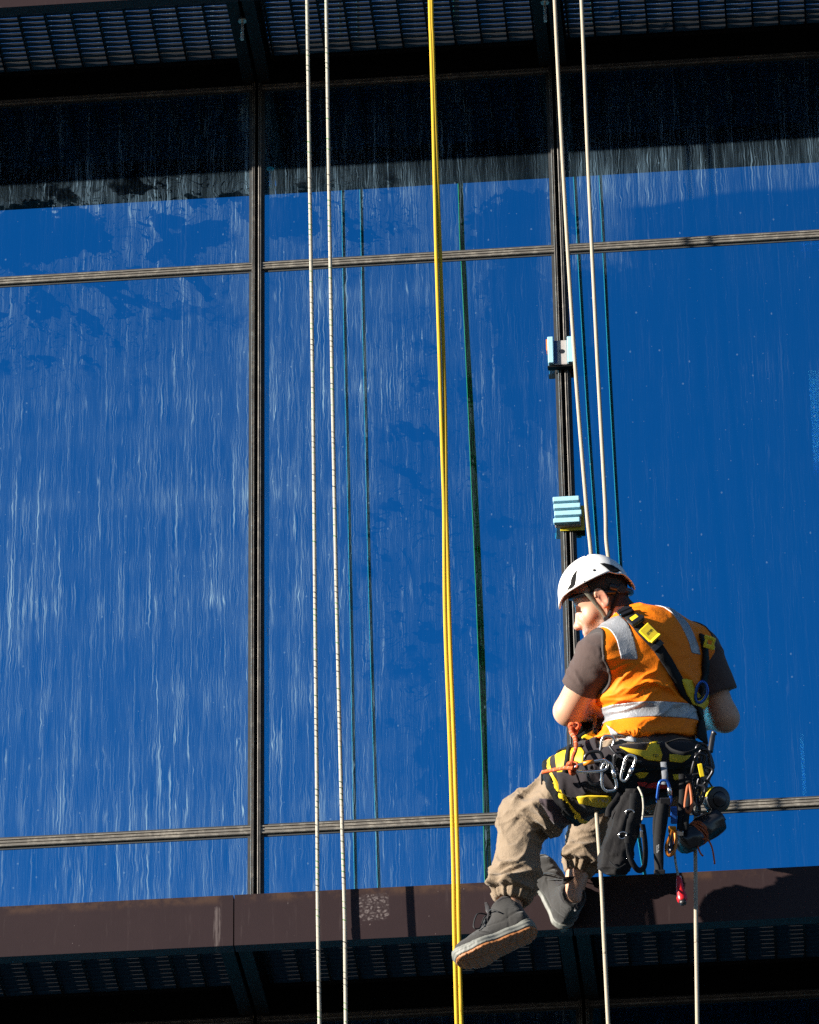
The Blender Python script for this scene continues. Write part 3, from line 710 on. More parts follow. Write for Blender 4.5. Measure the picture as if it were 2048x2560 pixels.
LEGS = [
    ('c', J['hipL'], J['knL'], 0.088, 0.060, 0.04), ('c', J['hipR'], J['knR'], 0.088, 0.060, 0.04),
    ('c', J['knL'], J['anL'], 0.056, 0.038, 0.03), ('c', J['knR'], J['anR'], 0.056, 0.036, 0.03),
    ('c', J['knL']*0.72+J['anL']*0.28+BK*0.02, J['knL']*0.5+J['anL']*0.5+BK*0.012, 0.050, 0.042, 0.03), ('c', J['knR']*0.72+J['anR']*0.28+BK*0.02, J['knR']*0.5+J['anR']*0.5+BK*0.012, 0.050, 0.042, 0.03)]
# feet directions
LFD = nrm(bt(1140, 2376, -1.235)-bt(1316, 2304, -1.215)); 
LFU = nrm(J['knL']-J['anL']); LFU = nrm(LFU-LFD*(LFU@LFD)); LFU = nrm(LFU*0.93-FW*0.05+np.array([0, 0.25, 0])); LFU = nrm(LFU-LFD*(LFU@LFD))
RFD = nrm(bt(1350, 2160, -0.870)-bt(1405, 2318, -0.885)); RFU = nrm(np.array([0.42, -0.90, -0.12])); RFU = nrm(RFU-RFD*(RFU@RFD))
BLO = J['anL']-LFD*0.050-LFU*0.155-RT*0.014          # boot origins (back of the heel, underside)
BRO = J['anR']-RFD*0.060-RFU*0.125
FEET = [('c', J['anL'], BLO+LFU*0.055+LFD*0.06, 0.038, 0.030, 0.02), ('c', BLO+LFU*0.050+LFD*0.06, BLO+LFU*0.045+LFD*0.20, 0.028, 0.022, 0.02),
        ('c', J['anR'], BRO+RFU*0.055+RFD*0.06, 0.036, 0.030, 0.02), ('c', BRO+RFU*0.050+RFD*0.06, BRO+RFU*0.045+RFD*0.20, 0.028, 0.022, 0.02)]

def body_sdf(P):
    d = fold_caps(P, TORSO+ARM+LEGS+FEET+HAND, 0.03)
    hd_ = fold_caps(P, head, 0.02)
    d = smin(d, hd_, 0.02)
    nearh = np.linalg.norm(P-HC.astype(np.float32), axis=1) < 0.16
    if nearh.any():
        Q = P[nearh]; e = d[nearh]
        for s in (-1, 1):
            sock = ell(Q, fc(0.094, 0.032*s, 0.002), HAX, (0.014, 0.018, 0.012)); e = -smin(-e, sock, 0.012)          # eye sockets
            e = smin(e, ell(Q, fc(0.074, 0.031*s, 0.0), HAX, (0.0135, 0.0135, 0.0125)), 0.004)                         # eyeballs under lids
            nos = cap(Q, fc(0.116, 0.008*s, -0.060), fc(0.108, 0.007*s, -0.050), 0.0042, 0.003); e = -smin(-e, nos, 0.002)
            e = smin(e, ear(Q, s), 0.005)
        m_ = cap(Q, fc(0.104, 0.022, -0.084), fc(0.104, -0.022, -0.084), 0.0022, 0.0022); e = -smin(-e, m_, 0.003)
        d = d.copy(); d[nearh] = e
    return d
PERSON = empty('person', J['pelvis'], 'man in orange safety vest and khaki trousers hanging in a rope harness', 'person')
lo, hi = bounds(TORSO+ARM+LEGS+FEET+HAND+head)
V, Q = sdf_mesh(body_sdf, lo, hi, 0.0042)
BODY = np_obj('body', V, Q, M_SKIN, PERSON)
# stubble and flush as attributes from the shape of the face
L = (V-HC)@HAX.T-np.array([-0.012, 0, -0.016])
beard = np.clip((0.012-(L[:, 2]+0.034+0.10*np.clip(L[:, 0]-0.09, 0, 1)*0))/0.02, 0, 1)*np.clip((L[:, 0]+0.012)/0.025, 0, 1)*np.clip((L[:, 2]+0.16)/0.03, 0, 1)*np.clip((0.105-L[:, 0]*1.0)/0.012, 0.0, 1)
beard = np.maximum(beard, np.clip((0.006-np.abs(L[:, 2]+0.066))/0.004, 0, 1)*(L[:, 0] > 0.07)*(np.abs(L[:, 1]) < 0.04)*0.8)
cheek = np.clip((L[:, 2]+0.055-(-0.01+0.45*np.clip(0.09-L[:, 0], 0, 0.09)))/0.015, 0, 1); beard = beard*(1-0.75*cheek)
beard *= (np.linalg.norm(V-HC, axis=1) < 0.2)
a = BODY.data.attributes.new('stubble', 'FLOAT', 'POINT'); a.data.foreach_set('value', np.clip(beard, 0, 1).astype(np.float32))
flush = np.exp(-(((L-np.array([0.112, 0.0, -0.048]))/0.018)**2).sum(1))+0.9*np.exp(-((np.linalg.norm(L-np.array([-0.002, 0.085, 0.0]), axis=1)-0.02)/0.02)**2)*(np.abs(L[:, 1]) > 0.07)
a = BODY.data.attributes.new('flush', 'FLOAT', 'POINT'); a.data.foreach_set('value', np.clip(flush, 0, 1).astype(np.float32))
# ================================================================ clothing
def weave(name, col, rough=0.85, scale=900.0, var=0.12, bump=0.25, sheen=0.15, crease=0.0):
    m, t, b = new_mat(name); N = NT(t); tc = N.n('ShaderNodeTexCoord').outputs['Object']
    n1 = N.noise(tc, 14, 4, 0.6); n2 = N.noise(tc, scale, 1, 0.6)
    c = N.mixc(n1, tuple(v*(1-var) for v in col), tuple(min(1, v*(1+var)) for v in col))
    c = N.mixc(N.mapr(n2, 0.35, 0.65, 0, 0.35), c, tuple(v*0.7 for v in col))
    N.link(c, b.inputs['Base Color']); b.inputs['Roughness'].default_value = rough; b.inputs['Specular IOR Level'].default_value = 0.25
    b.inputs['Sheen Weight'].default_value = sheen
    h = N.math('ADD', N.math('MULTIPLY', N.noise(tc, 38, 3, 0.6, 0.8), 0.9), N.math('MULTIPLY', n2, 0.12))
    N.link(N.bump(h, bump, 0.008), b.inputs['Normal']); return m
M_VEST = weave('fluorescent_orange_polyester', (0.96, 0.215, 0.003), 0.65, 1500, 0.06, 0.22, 0.0)
M_TRIM = plain('dark_vest_binding', (0.03, 0.022, 0.02), 0.8)
M_TEE = weave('brown_grey_jersey', (0.072, 0.048, 0.043), 0.9, 1200, 0.10, 0.25)
M_KHAKI = weave('khaki_cotton_twill', (0.215, 0.160, 0.108), 0.88, 1400, 0.16, 0.6)
M_PATCH = weave('dark_plum_canvas', (0.055, 0.038, 0.045), 0.85, 1200)
def refl_material():
    m, t, b = new_mat('silver_reflective_tape'); N = NT(t); tc = N.n('ShaderNodeTexCoord').outputs['Object']
    c = N.mixc(N.noise(tc, 40, 3, 0.6), (0.24, 0.25, 0.27), (0.38, 0.39, 0.41)); N.link(c, b.inputs['Base Color'])
    b.inputs['Metallic'].default_value = 0.35; b.inputs['Roughness'].default_value = 0.42
    N.link(N.bump(N.noise(tc, 60, 3, 0.6, 1.5), 0.5, 0.004), b.inputs['Normal']); return m
M_REFL = refl_material()

def lat(V): return (V-J['upper'])@LX
def hgt(V): return (V-J['upper'])@SP
def bck(V): return (V-J['upper'])@BK
def patch(name, V, Q, Nn, f, lift, mat, parent, thick=0.0, snap=2):
    """piece lying on a garment: the faces where f(V) < 0, edges trimmed to f = 0, raised by lift, with real thickness"""
    fv = f(V); keep = (fv[Q].mean(1) < 0); q = Q[keep]
    if len(q) == 0: print('EMPTY PATCH', name); return None
    ids, inv = np.unique(q, return_inverse=True); q = inv.reshape(q.shape); P = V[ids].copy(); n_ = Nn[ids]
    E = np.sort(np.concatenate([q[:, [0, 1]], q[:, [1, 2]], q[:, [2, 3]], q[:, [3, 0]]]), 1); u, c = np.unique(E, axis=0, return_counts=True)
    bd = np.unique(u[c == 1])
    for _ in range(snap):
        p = P[bd]; f0 = f(p); g_ = np.stack([(f(p+np.eye(3)[k]*1e-4)-f0)/1e-4 for k in range(3)], 1); nn = n_[bd]; g_ -= nn*(g_*nn).sum(1)[:, None]
        st = (f0/np.maximum((g_*g_).sum(1), 0.05))[:, None]*g_; l = np.linalg.norm(st, axis=1)[:, None]; P[bd] = p-st*np.minimum(1, 0.006/np.maximum(l, 1e-9))
    T = P+n_*lift
    if thick <= 0: thick = lift*0.98
    m_ = len(P); B = T-n_*thick
    be = u[c == 1]; dirs = {(a, b_) for quad in q for a, b_ in ((quad[0], quad[1]), (quad[1], quad[2]), (quad[2], quad[3]), (quad[3], quad[0]))}
    side = []
    for a, b_ in be:
        if (a, b_) not in dirs: a, b_ = b_, a
        side.append((b_, a, a+m_, b_+m_))
    QQ = np.concatenate([q, np.array(side)]) if side else q
    return np_obj(name, np.concatenate([T, B]), QQ, mat, parent)

# --- T-shirt
sleeveL = J['shL']*0.40+J['elL']*0.60; sleeveR = J['shR']*0.34+J['elR']*0.66
tee_prims = TORSO+[('c', J['shL'], sleeveL, 0.063, 0.060, 0.04), ('c', J['shR'], sleeveR, 0.072, 0.068, 0.04)]
aL = nrm(J['elL']-J['shL']); aR = nrm(J['elR']-J['shR'])
def tee_sdf(P):
    far = (P-J['upper'].astype(np.float32))@LX.astype(np.float32)
    d = fold_caps(P, tee_prims, 0.035)-0.010
    cl = (P-sleeveL.astype(np.float32))@aL.astype(np.float32); cr = (P-sleeveR.astype(np.float32))@aR.astype(np.float32)
    d = np.where(far > 0.13, np.maximum(d, cl), d); d = np.where(far < -0.13, np.maximum(d, cr), d)
    nk = cap(P, J['neckb']-SP*0.01, J['neckb']+nrm(HC-J['neckb'])*0.12, 0.071, 0.074); d = np.maximum(d, -nk)
    low = -((P-J['waist'].astype(np.float32))@SP.astype(np.float32))-0.10
    return np.maximum(d, low)
lo, hi = bounds(tee_prims, 0.04)
V, Q = sdf_mesh(tee_sdf, lo, hi, 0.005)
Nn = vnormals(V, Q); q = V@np.stack([aL, np.cross(aL, BK), BK]).T
wr = ridge(np.stack([q[:, 0]*26+q[:, 1]*9, q[:, 1]*7, q[:, 2]*7], 1)+fbm(V*14)[:, None]*1.3)
V = V+Nn*(np.clip(wr, 0, 1)**1.5*0.006-0.002)[:, None]
V = relax(V, Q, 1, 0.4)
TEE = np_obj('t_shirt', V, Q, M_TEE, PERSON); TEE['label'] = 'brown grey short sleeved t-shirt'

# --- safety vest
vest_floor = bt(1632, 1848, -1.31)
def vest_sdf(P):
    d = fold_caps(P, TORSO, 0.045)-0.025
    for s, sh, el in ((1, J['shL'], J['elL']), (-1, J['shR'], J['elR'])):
        a_ = sh+LX*s*(0.066 if s > 0 else 0.036)+SP*0.005; hole = cap(P, a_+SP*0.10+LX*s*0.02, a_-SP*0.075-LX*s*0.022, 0.080, 0.078); d = -smin(-d, hole, 0.012)
    nk = cap(P, J['neckb']-SP*0.005-BK*0.02, J['neckb']+nrm(HC-J['neckb'])*0.14-BK*0.03, 0.074, 0.082); d = -smin(-d, nk, 0.01)
    return np.maximum(d, -((P-vest_floor.astype(np.float32))@nrm(SP+LX*0.05).astype(np.float32)))
lo, hi = bounds(TORSO, 0.05)
V, Q = sdf_mesh(vest_sdf, lo, hi, 0.0045); V = relax(V, Q, 2, 0.4)
Nn = vnormals(V, Q)
l_, h_, b_ = lat(V), hgt(V), bck(V)
warp = fbm(np.stack([l_*6, h_*6, b_*6], 1))*2.2
f1 = np.clip(ridge(np.stack([l_*4.2+h_*3.5, h_*17-l_*6+warp, b_*4], 1)), 0, 1)**1.6
f2 = np.clip(ridge(np.stack([l_*9+3, h_*26+l_*10+warp*1.3, b_*8], 1)), 0, 1)**2
f3 = np.clip(ridge(np.stack([l_*13+9, h_*5+warp, b_*9], 1)), 0, 1)**2
lowz = np.clip((-0.02-h_)/0.12, 0.12, 1)*(0.55+0.45*np.clip((l_+0.10)/0.15, 0, 1))
dsp = (f1*0.017+f2*0.0075)*lowz+f3*0.0045*np.clip((h_+0.12)/0.1, 0, 1)+0.004*(warp-1.1)
V = V+Nn*(dsp-0.002)[:, None]; V = relax(V, Q, 1, 0.35); Nn = vnormals(V, Q)
VV, VQ, VN = V, Q, Nn
VEST = np_obj('safety_vest', V, Q, M_VEST, PERSON); VEST['label'] = 'fluorescent orange safety vest with silver bands'
BV = bvh_of(VEST)
def uvw(px, py):
    c, n_ = cast(BV, px, py)
    return (lat(c), hgt(c), bck(c), c)

# silver bands, dark binding round the armholes and neck
def stripe(px0, px1, hw, s_end, nm):
    a0, a1 = uvw(*px0), uvw(*px1); k = (a1[0]-a0[0])/(a1[1]-a0[1])
    f = lambda P: np.maximum(np.maximum(np.abs(lat(P)-(a1[0]+k*(hgt(P)-a1[1])))-hw, (a1[1]-s_end)-hgt(P)), np.where(bck(P) > -0.05, -1.0, 1.0)*0.02)
    o = patch('reflective_stripe', VV, VQ, VN, f, 0.0022, M_REFL, VEST); return o
stripe((1534, 1556), (1572, 1640), 0.029, 0.012, 0)
stripe((1718, 1572), (1738, 1626), 0.026, 0.012, 1)
c0 = uvw(1560, 1778); c1 = uvw(1700, 1772); kb = (c1[1]-c0[1])/(c1[0]-c0[0])
band_f = lambda P: np.maximum(np.abs(hgt(P)-(c0[1]+0.5*kb*(lat(P)-c0[0])))-0.026, -1)
patch('reflective_stripe', VV, VQ, VN, band_f, 0.0024, M_REFL, VEST)
def hole_f(s):
    sh = J['shL'] if s > 0 else J['shR']; a_ = sh+LX*s*(0.066 if s > 0 else 0.036)+SP*0.005
    return lambda P: np.maximum(cap(P.astype(np.float32), a_+SP*0.10+LX*s*0.02, a_-SP*0.075-LX*s*0.022, 0.080, 0.078).astype(float)-0.0085, -1)
for s in (1, -1): patch('armhole_binding', VV, VQ, VN, hole_f(s), 0.0045, M_TRIM, VEST)

# --- trousers
def lerp(a, b, t): return a*(1-t)+b*t
kL, kR, aL_, aR_ = J['knL'], J['knR'], J['anL'], J['anR']
TR = [('c', J['hipL']+BK*0.03, J['hipR']+BK*0.03, 0.126, 0.126, 0.05), ('e', J['pelvis'], np.stack([LX, BK, SP]), (0.182, 0.142, 0.13), 0.05),
      ('c', J['hipL'], kL, 0.118, 0.080, 0.045), ('c', J['hipR'], kR, 0.112, 0.079, 0.045),
      ('c', bt(1490, 1930, -1.36), bt(1425, 1950, -1.31), 0.100, 0.094, 0.03),
      ('c', kL+UP*0.008, lerp(kL, aL_, 0.82), 0.079, 0.069, 0.03), ('c', kR, lerp(kR, aR_, 0.62), 0.076, 0.062, 0.03),
      ('c', lerp(kL, aL_, 0.55)+BK*0.012, lerp(kL, aL_, 0.84)+BK*0.006, 0.068, 0.066, 0.03), ('c', lerp(kR, aR_, 0.40)+BK*0.01, lerp(kR, aR_, 0.64)+BK*0.006, 0.066, 0.062, 0.03),
      ('c', lerp(kL, aL_, 0.88), lerp(kL, aL_, 0.965), 0.050, 0.046, 0.012), ('c', lerp(kR, aR_, 0.70), lerp(kR, aR_, 0.765), 0.052, 0.048, 0.012)]
dLs, dRs = nrm(aL_-kL), nrm(aR_-kR); eL, eR = lerp(kL, aL_, 0.975), lerp(kR, aR_, 0.775)
waist_top = bt(1632, 1868, -1.30)
def tr_sdf(P):
    d = fold_caps(P, TR, 0.04)
    P32 = P
    d = np.where(np.linalg.norm(P32-eL.astype(np.float32), axis=1) < 0.12, np.maximum(d, (P32-eL.astype(np.float32))@dLs.astype(np.float32)), d)
    d = np.where(np.linalg.norm(P32-eR.astype(np.float32), axis=1) < 0.10, np.maximum(d, (P32-eR.astype(np.float32))@dRs.astype(np.float32)), d)
    return np.maximum(d, (P32-waist_top.astype(np.float32))@SP.astype(np.float32))
lo, hi = bounds(TR, 0.04)
V, Q = sdf_mesh(tr_sdf, lo, hi, 0.0044); V = relax(V, Q, 1, 0.4); Nn = vnormals(V, Q)
def limb(P, a, b):
    ab = b-a; t = ((P-a)@ab)/(ab@ab); r_ = P-a-t[:, None]*ab; d = np.linalg.norm(r_, axis=1); ax = nrm(ab); u_ = nrm(np.cross(ax, [0.3, 0.5, 0.8])); v_ = np.cross(ax, u_)
    return t, np.arctan2(r_@v_, r_@u_), d
dsp = np.zeros(len(V)); best = np.full(len(V), 9.0)
for a, b, typ in ((J['hipL'], kL, 0), (kL, aL_, 1), (J['hipR'], kR, 0), (kR, aR_, 1)):
    t, th, d = limb(V, a, b); ln = np.linalg.norm(b-a); cth, sth = np.cos(th), np.sin(th)
    out = np.where((t > -0.5) & (t < 1.5), d+0.3*np.clip(t-1, 0, 1)+0.3*np.clip(-t, 0, 1), 9.0); sel = out < best; best = np.where(sel, out, best)
    wv = fbm(np.stack([t*ln*7, cth*0.8, sth*0.8], 1))*1.6
    A = np.clip(ridge(np.stack([t*ln*22+cth*1.5+wv, cth*0.5+1, sth*0.5], 1)), 0, 1)**1.7
    Bv = np.clip(ridge(np.stack([t*ln*13-sth*2.2+wv*1.2+5, cth*0.6, sth*0.6+4], 1)), 0, 1)**1.5
    Cv = np.clip(ridge(np.stack([t*ln*44+sth*2.4+wv*1.5+9, cth*0.8, sth*0.8+2], 1)), 0, 1)**2
    if typ == 0: amp = (0.40+0.75*np.clip((t-0.50)/0.3, 0, 1))*np.clip((1.02-t)/0.12, 0.15, 1)
    else: amp = (0.30+0.9*np.clip((0.30-t)/0.3, 0, 1)+1.15*np.clip((t-0.52)/0.28, 0, 1))*np.clip((t+0.02)/0.12, 0.15, 1)
    v = (A**1.5*0.019+Bv**1.5*0.020+Cv*0.007-0.011)*amp
    if typ == 1:
        t0 = 0.87 if b is aL_ else 0.69; cf = np.clip((t-t0)/0.02, 0, 1)
        rib = 0.0035*np.sin(th*17+2*np.sin(3*th)+wv*1.5)+0.002*np.sin(th*29+1); v = v*(1-cf)+rib*cf
    dsp = np.where(sel, v, dsp)
V = V+Nn*dsp[:, None]; V = relax(V, Q, 1, 0.25); Nn = vnormals(V, Q)
TV, TQ, TN = V, Q, Nn
TROUS = np_obj('trousers', V, Q, M_KHAKI, PERSON); TROUS['label'] = 'khaki jogger trousers with elastic ankle cuffs'
BT = bvh_of(TROUS)
def thigh_f(t0, t1, a=None, b=None):
    a = J['hipL'] if a is None else a; b = kL if b is None else b
    return lambda P: np.maximum(np.maximum(t0-limb(P, a, b)[0], limb(P, a, b)[0]-t1)*np.linalg.norm(b-a), np.where(limb(P, a, b)[2] > 0.15, 0.02, -1))
patch('thigh_patch', TV, TQ, TN, lambda P: np.maximum(thigh_f(0.60, 0.72)(P), (((P-kL)@UP)-0.075)*1.0), 0.002, M_PATCH, TROUS)

# --- boots
M_SUEDE = weave('charcoal_suede', (0.024, 0.0225, 0.021), 0.8, 700, 0.25, 0.3, 0.3)
M_SOCK = weave('black_knit_collar', (0.018, 0.016, 0.018), 0.9, 900)
M_MID = plain('pale_grey_foam_midsole', (0.15, 0.153, 0.138), 0.6, var=0.2, scale=60, dust=0.3, dustcol=(0.2, 0.18, 0.14))
M_GUM = plain('gum_rubber_outsole', (0.30, 0.115, 0.036), 0.6, var=0.25, scale=50, dust=0.3, dustcol=(0.12, 0.07, 0.04))
M_LACE = plain('black_lace_cord', (0.012, 0.012, 0.013), 0.7)
def boot(label, O, fx, up, side):
    fx = nrm(fx); up = nrm(up-fx*(up@fx)); ly = np.cross(up, fx)*1.0
    def Wd(p): p = np.asarray(p, float); return O+p[..., 0:1]*fx+p[..., 1:2]*ly+p[..., 2:3]*up
    root = bpy.data.objects.new('boot', None); root.empty_display_size = 0.05
    spring = lambda x: 0.020*np.clip((x-0.20)/0.10, 0, 1)**2+0.006*np.clip((0.05-x)/0.05, 0, 1)**2
    bend = 0.012*side
    def plan(P, grow):
        y = P[:, 1]-bend*np.clip((P[:, 0]-0.1)/0.15, 0, 1.2)*-1; R = np.stack([P[:, 0], y, 0*y], 1)
        return fold_caps(R, [('c', (0.046, 0, 0), (0.12, 0, 0), 0.040, 0.036), ('c', (0.12, 0, 0), (0.205, 0, 0), 0.036, 0.050), ('c', (0.205, 0, 0), (0.258, 0.0, 0), 0.050, 0.042)], 0.03)-grow
    def up_sdf(P):
        P = P.copy(); P[:, 2] -= spring(P[:, 0]); P[:, 1] += bend*np.clip((P[:, 0]-0.1)/0.15, 0, 1.2)
        R = P*np.array([1, 1.0, 1], np.float32)
        d = fold_caps(R, [('c', (0.048, 0, 0.05), (0.050, 0, 0.148), 0.040, 0.043), ('c', (0.080, 0, 0.105), (0.078, 0, 0.150), 0.042, 0.042), ('c', (0.06, 0, 0.052), (0.20, 0, 0.036), 0.042, 0.040), ('c', (0.085, 0, 0.092), (0.19, 0, 0.052), 0.040, 0.032),
                          ('c', (0.20, 0, 0.034), (0.252, 0, 0.030), 0.043, 0.037), ('c', (0.205, 0.012, 0.030), (0.245, 0.010, 0.028), 0.040, 0.034), ('c', (0.205, -0.012, 0.030), (0.245, -0.010, 0.028), 0.040, 0.034)], 0.03)
        d = np.maximum(d, 0.012-R[:, 2]); d = np.maximum(d, R[:, 2]-0.160+0.25*np.abs(R[:, 0]-0.065))
        hole = cap(R, (0.062, 0, 0.140), (0.062, 0, 0.22), 0.034, 0.036); return -smin(-d, hole, 0.006)
    V, Q = sdf_mesh(up_sdf, (-0.03, -0.08, -0.01), (0.33, 0.08, 0.16), 0.004); V = relax(V, Q, 1, 0.3); Nn = vnormals(V, Q)
    # seams and creases
    cr = np.clip(ridge(np.stack([V[:, 0]*55+V[:, 1]*12, V[:, 1]*20, V[:, 2]*25], 1)+fbm(V*30)[:, None]*1.2), 0, 1)**2*0.0025*np.clip(1-np.abs(V[:, 0]-0.185)/0.06, 0.25, 1)
    seam = -0.0022*np.exp(-((V[:, 2]-(0.060+0.25*np.abs(V[:, 0]-0.10)))/0.003)**2)-0.0022*np.exp(-((V[:, 0]-0.222+0.3*np.abs(V[:, 1]))/0.003)**2)-0.002*np.exp(-((V[:, 0]-0.085+0.4*(V[:, 2]-0.05))/0.003)**2)*(V[:, 2] < 0.1)
    V = V+Nn*(cr+seam-0.001)[:, None]
    o = np_obj('boot', Wd(V), Q, M_SUEDE, PERSON); o['label'] = label
    # padded collar
    ring = [(0.062+0.041*math.cos(a_), 0.040*math.sin(a_), 0.146-0.25*abs(0.041*math.cos(a_)+0.062-0.065)+0.004) for a_ in np.linspace(0, 2*math.pi, 28, endpoint=False)]
    MB().tube(Wd(np.array(ring)), 0.0095, 8, closed=True).obj('collar', M_SOCK, o, True)
    pl_ = [(0.014, 0, 0.130), (0.006, 0, 0.152), (0.004, 0, 0.172)]; MB().tube(Wd(np.array(pl_)), [0.010, 0.011, 0.007], 8).obj('pull_tab', M_SOCK, o, True)
    tg = Wd(spline([(0.150, 0, 0.092), (0.124, 0, 0.122), (0.112, 0, 0.150), (0.112, 0, 0.172)], 14))
    ribbon('tongue', tg, np.repeat((fx*0.8+up*0.6)[None], 14, 0), 0.052, 0.010, M_SOCK, o)
    # laces
    mb = MB()
    for k in range(5):
        x_ = 0.125+k*0.0175; z_ = 0.1285-0.0185*k+0.004
        mb.tube(Wd(spline([(x_, -0.026, z_-0.018), (x_+0.006, 0.0, z_+0.004), (x_+0.012, 0.026, z_-0.022)], 9)), 0.0032, 6)
        mb.tube(Wd(spline([(x_, 0.026, z_-0.018), (x_+0.006, 0.0, z_+0.006), (x_+0.012, -0.026, z_-0.022)], 9)), 0.0032, 6)
    K = (0.128, 0.004*side, 0.140)
    for s2, dx, dz in ((1, 0.075, -0.055), (-1, 0.06, -0.075)):
        mb.tube(Wd(spline([K, (0.128+dx*0.5, 0.038*s2, 0.150+dz*0.3), (0.128+dx, 0.052*s2, 0.135+dz), (0.128+dx*0.75, 0.040*s2, 0.128+dz), (0.128+dx*0.3, 0.02*s2, 0.135+dz*0.3), K], 26)), 0.0026, 6)
    mb.tube(Wd(spline([K, (0.118, 0.05*side, 0.120), (0.10, 0.056*side, 0.092)], 10)), 0.0026, 6)
    mb.obj('laces', M_LACE, o, True)
    def mid_sdf(P):
        z = P[:, 2]-spring(P[:, 0]); d2 = plan(P, 0.004+0.003*np.sin(np.clip(z/0.034, 0, 1)*math.pi)+0.0012*np.sign(np.sin(z*420)))
        top = 0.030+0.010*np.clip((0.07-P[:, 0])/0.07, 0, 1)+0.004*np.clip((P[:, 0]-0.2)/0.06, 0, 1); s_ = np.maximum(z-top, -z)
        return -smin(-d2, -s_, 0.004)
    V, Q = sdf_mesh(mid_sdf, (-0.03, -0.09, -0.02), (0.34, 0.09, 0.08), 0.004); np_obj('midsole', Wd(V), Q, M_MID, o)
    def out_sdf(P):
        z = P[:, 2]-spring(P[:, 0]); d2 = plan(P, 0.003); s_ = np.maximum(z-0.001, -z-0.010); d = np.maximum(d2, s_)
        ph = ((P[:, 0]+0.35*np.abs(P[:, 1]))/0.026) % 1.0; gr_ = np.maximum(np.abs(ph-0.5)*0.026-0.0025, z+0.0065)
        c2 = np.maximum(np.abs(P[:, 1]-0.0)-0.002, z+0.0065); return np.maximum(np.maximum(d, -gr_), -c2)
    V, Q = sdf_mesh(out_sdf, (-0.03, -0.09, -0.03), (0.34, 0.09, 0.05), 0.0035); np_obj('outsole', Wd(V), Q, M_GUM, o)
    return o
BOOT_L = boot('charcoal ankle boot with gum sole hanging in the air', BLO, LFD, LFU, 1)
BOOT_R = boot('charcoal ankle boot braced against the canopy edge', BRO, RFD, RFU, -1)

# --- hair, eyebrows
M_HAIR = plain('short_brown_hair', (0.035, 0.018, 0.010), 0.7, var=0.5, scale=300, bump=0.6, bscale=500)
me = BODY.data; BVs = np.empty(len(me.vertices)*3, np.float32); me.vertices.foreach_get('co', BVs); BVs = BVs.reshape(-1, 3).astype(float)
BQ = np.array([tuple(p.vertices) for p in me.polygons if len(p.vertices) == 4]); BN = vnormals(BVs, BQ)
def hair_f(P):
    l = (P-HC)@HAX.T; x, y, z = l[:, 0], np.abs(l[:, 1]), l[:, 2]
    line = np.where(x > 0.028, 0.062+(x-0.028)*0.5, np.where(x > -0.012, 0.015-(0.028-x)*0.1-0.02*np.clip((x-0.008)/0.01, 0, 1)*0, -0.035-0.25*np.clip(-x-0.012, 0, 0.08)))
    side = np.where((x > 0.006) & (x < 0.028), -0.012, line)
    v = side-z+0.004*(fbm(P*180)-0.5)
    earz = np.linalg.norm((l-np.array([-0.002, 0.085, 0.0]))*np.array([1, 0.6, 0.75]), axis=1); v = np.maximum(v, (0.028-earz)*(l[:, 1] > 0))
    return np.where(np.linalg.norm(P-HC, axis=1) > 0.17, 1.0, v)
patch('hair', BVs, BQ, BN, hair_f, 0.0035, M_HAIR, BODY)
for s in (1, -1):
    pth = [fc(0.097, 0.014*s, 0.0175), fc(0.0965, 0.028*s, 0.0235), fc(0.088, 0.044*s, 0.0195)]
    MB().tube(spline(pth, 10), [0.0035]*3+[0.0045]*4+[0.003]*3, 6).obj('eyebrow', M_HAIR, BODY, True)
    MB().tube(spline([fc(0.0885, 0.019*s, -0.0045), fc(0.0890, 0.031*s, -0.0065), fc(0.0835, 0.044*s, -0.0045)], 10), 0.0016, 6).obj('eyelashes', M_HAIR, BODY, True)

# ================================================================ helmet
HELM = empty('safety_helmet', hd(0, 0, 0.06), 'white climbing helmet with dark vent slots on the worker', 'helmet')
def helm_white():
    m, t, b = new_mat('white_helmet_shell'); N = NT(t); tc = N.n('ShaderNodeTexCoord').outputs['Object']
    c = N.mixc(N.noise(tc, 25, 5, 0.65), (0.74, 0.73, 0.70), (0.82, 0.81, 0.79)); c = N.mixc(N.mapr(N.noise(tc, 90, 3, 0.7), 0.66, 0.75, 0, 0.35), c, (0.45, 0.42, 0.38))
    N.link(c, b.inputs['Base Color']); b.inputs['Roughness'].default_value = 0.32; b.inputs['Coat Weight'].default_value = 0.2; return m
M_HELM = helm_white()
M_LINER = plain('brown_foam_liner', (0.20, 0.10, 0.05), 0.9, var=0.2, scale=80)
M_BLK = plain('black_moulded_plastic', (0.012, 0.012, 0.014), 0.4, var=0.3, scale=60)
M_WEB = weave('black_webbing', (0.005, 0.005, 0.006), 0.8, 1400, 0.2, 0.3, 0.0)
M_GWEB = weave('olive_grey_webbing', (0.15, 0.145, 0.11), 0.8, 1400, 0.2, 0.3)
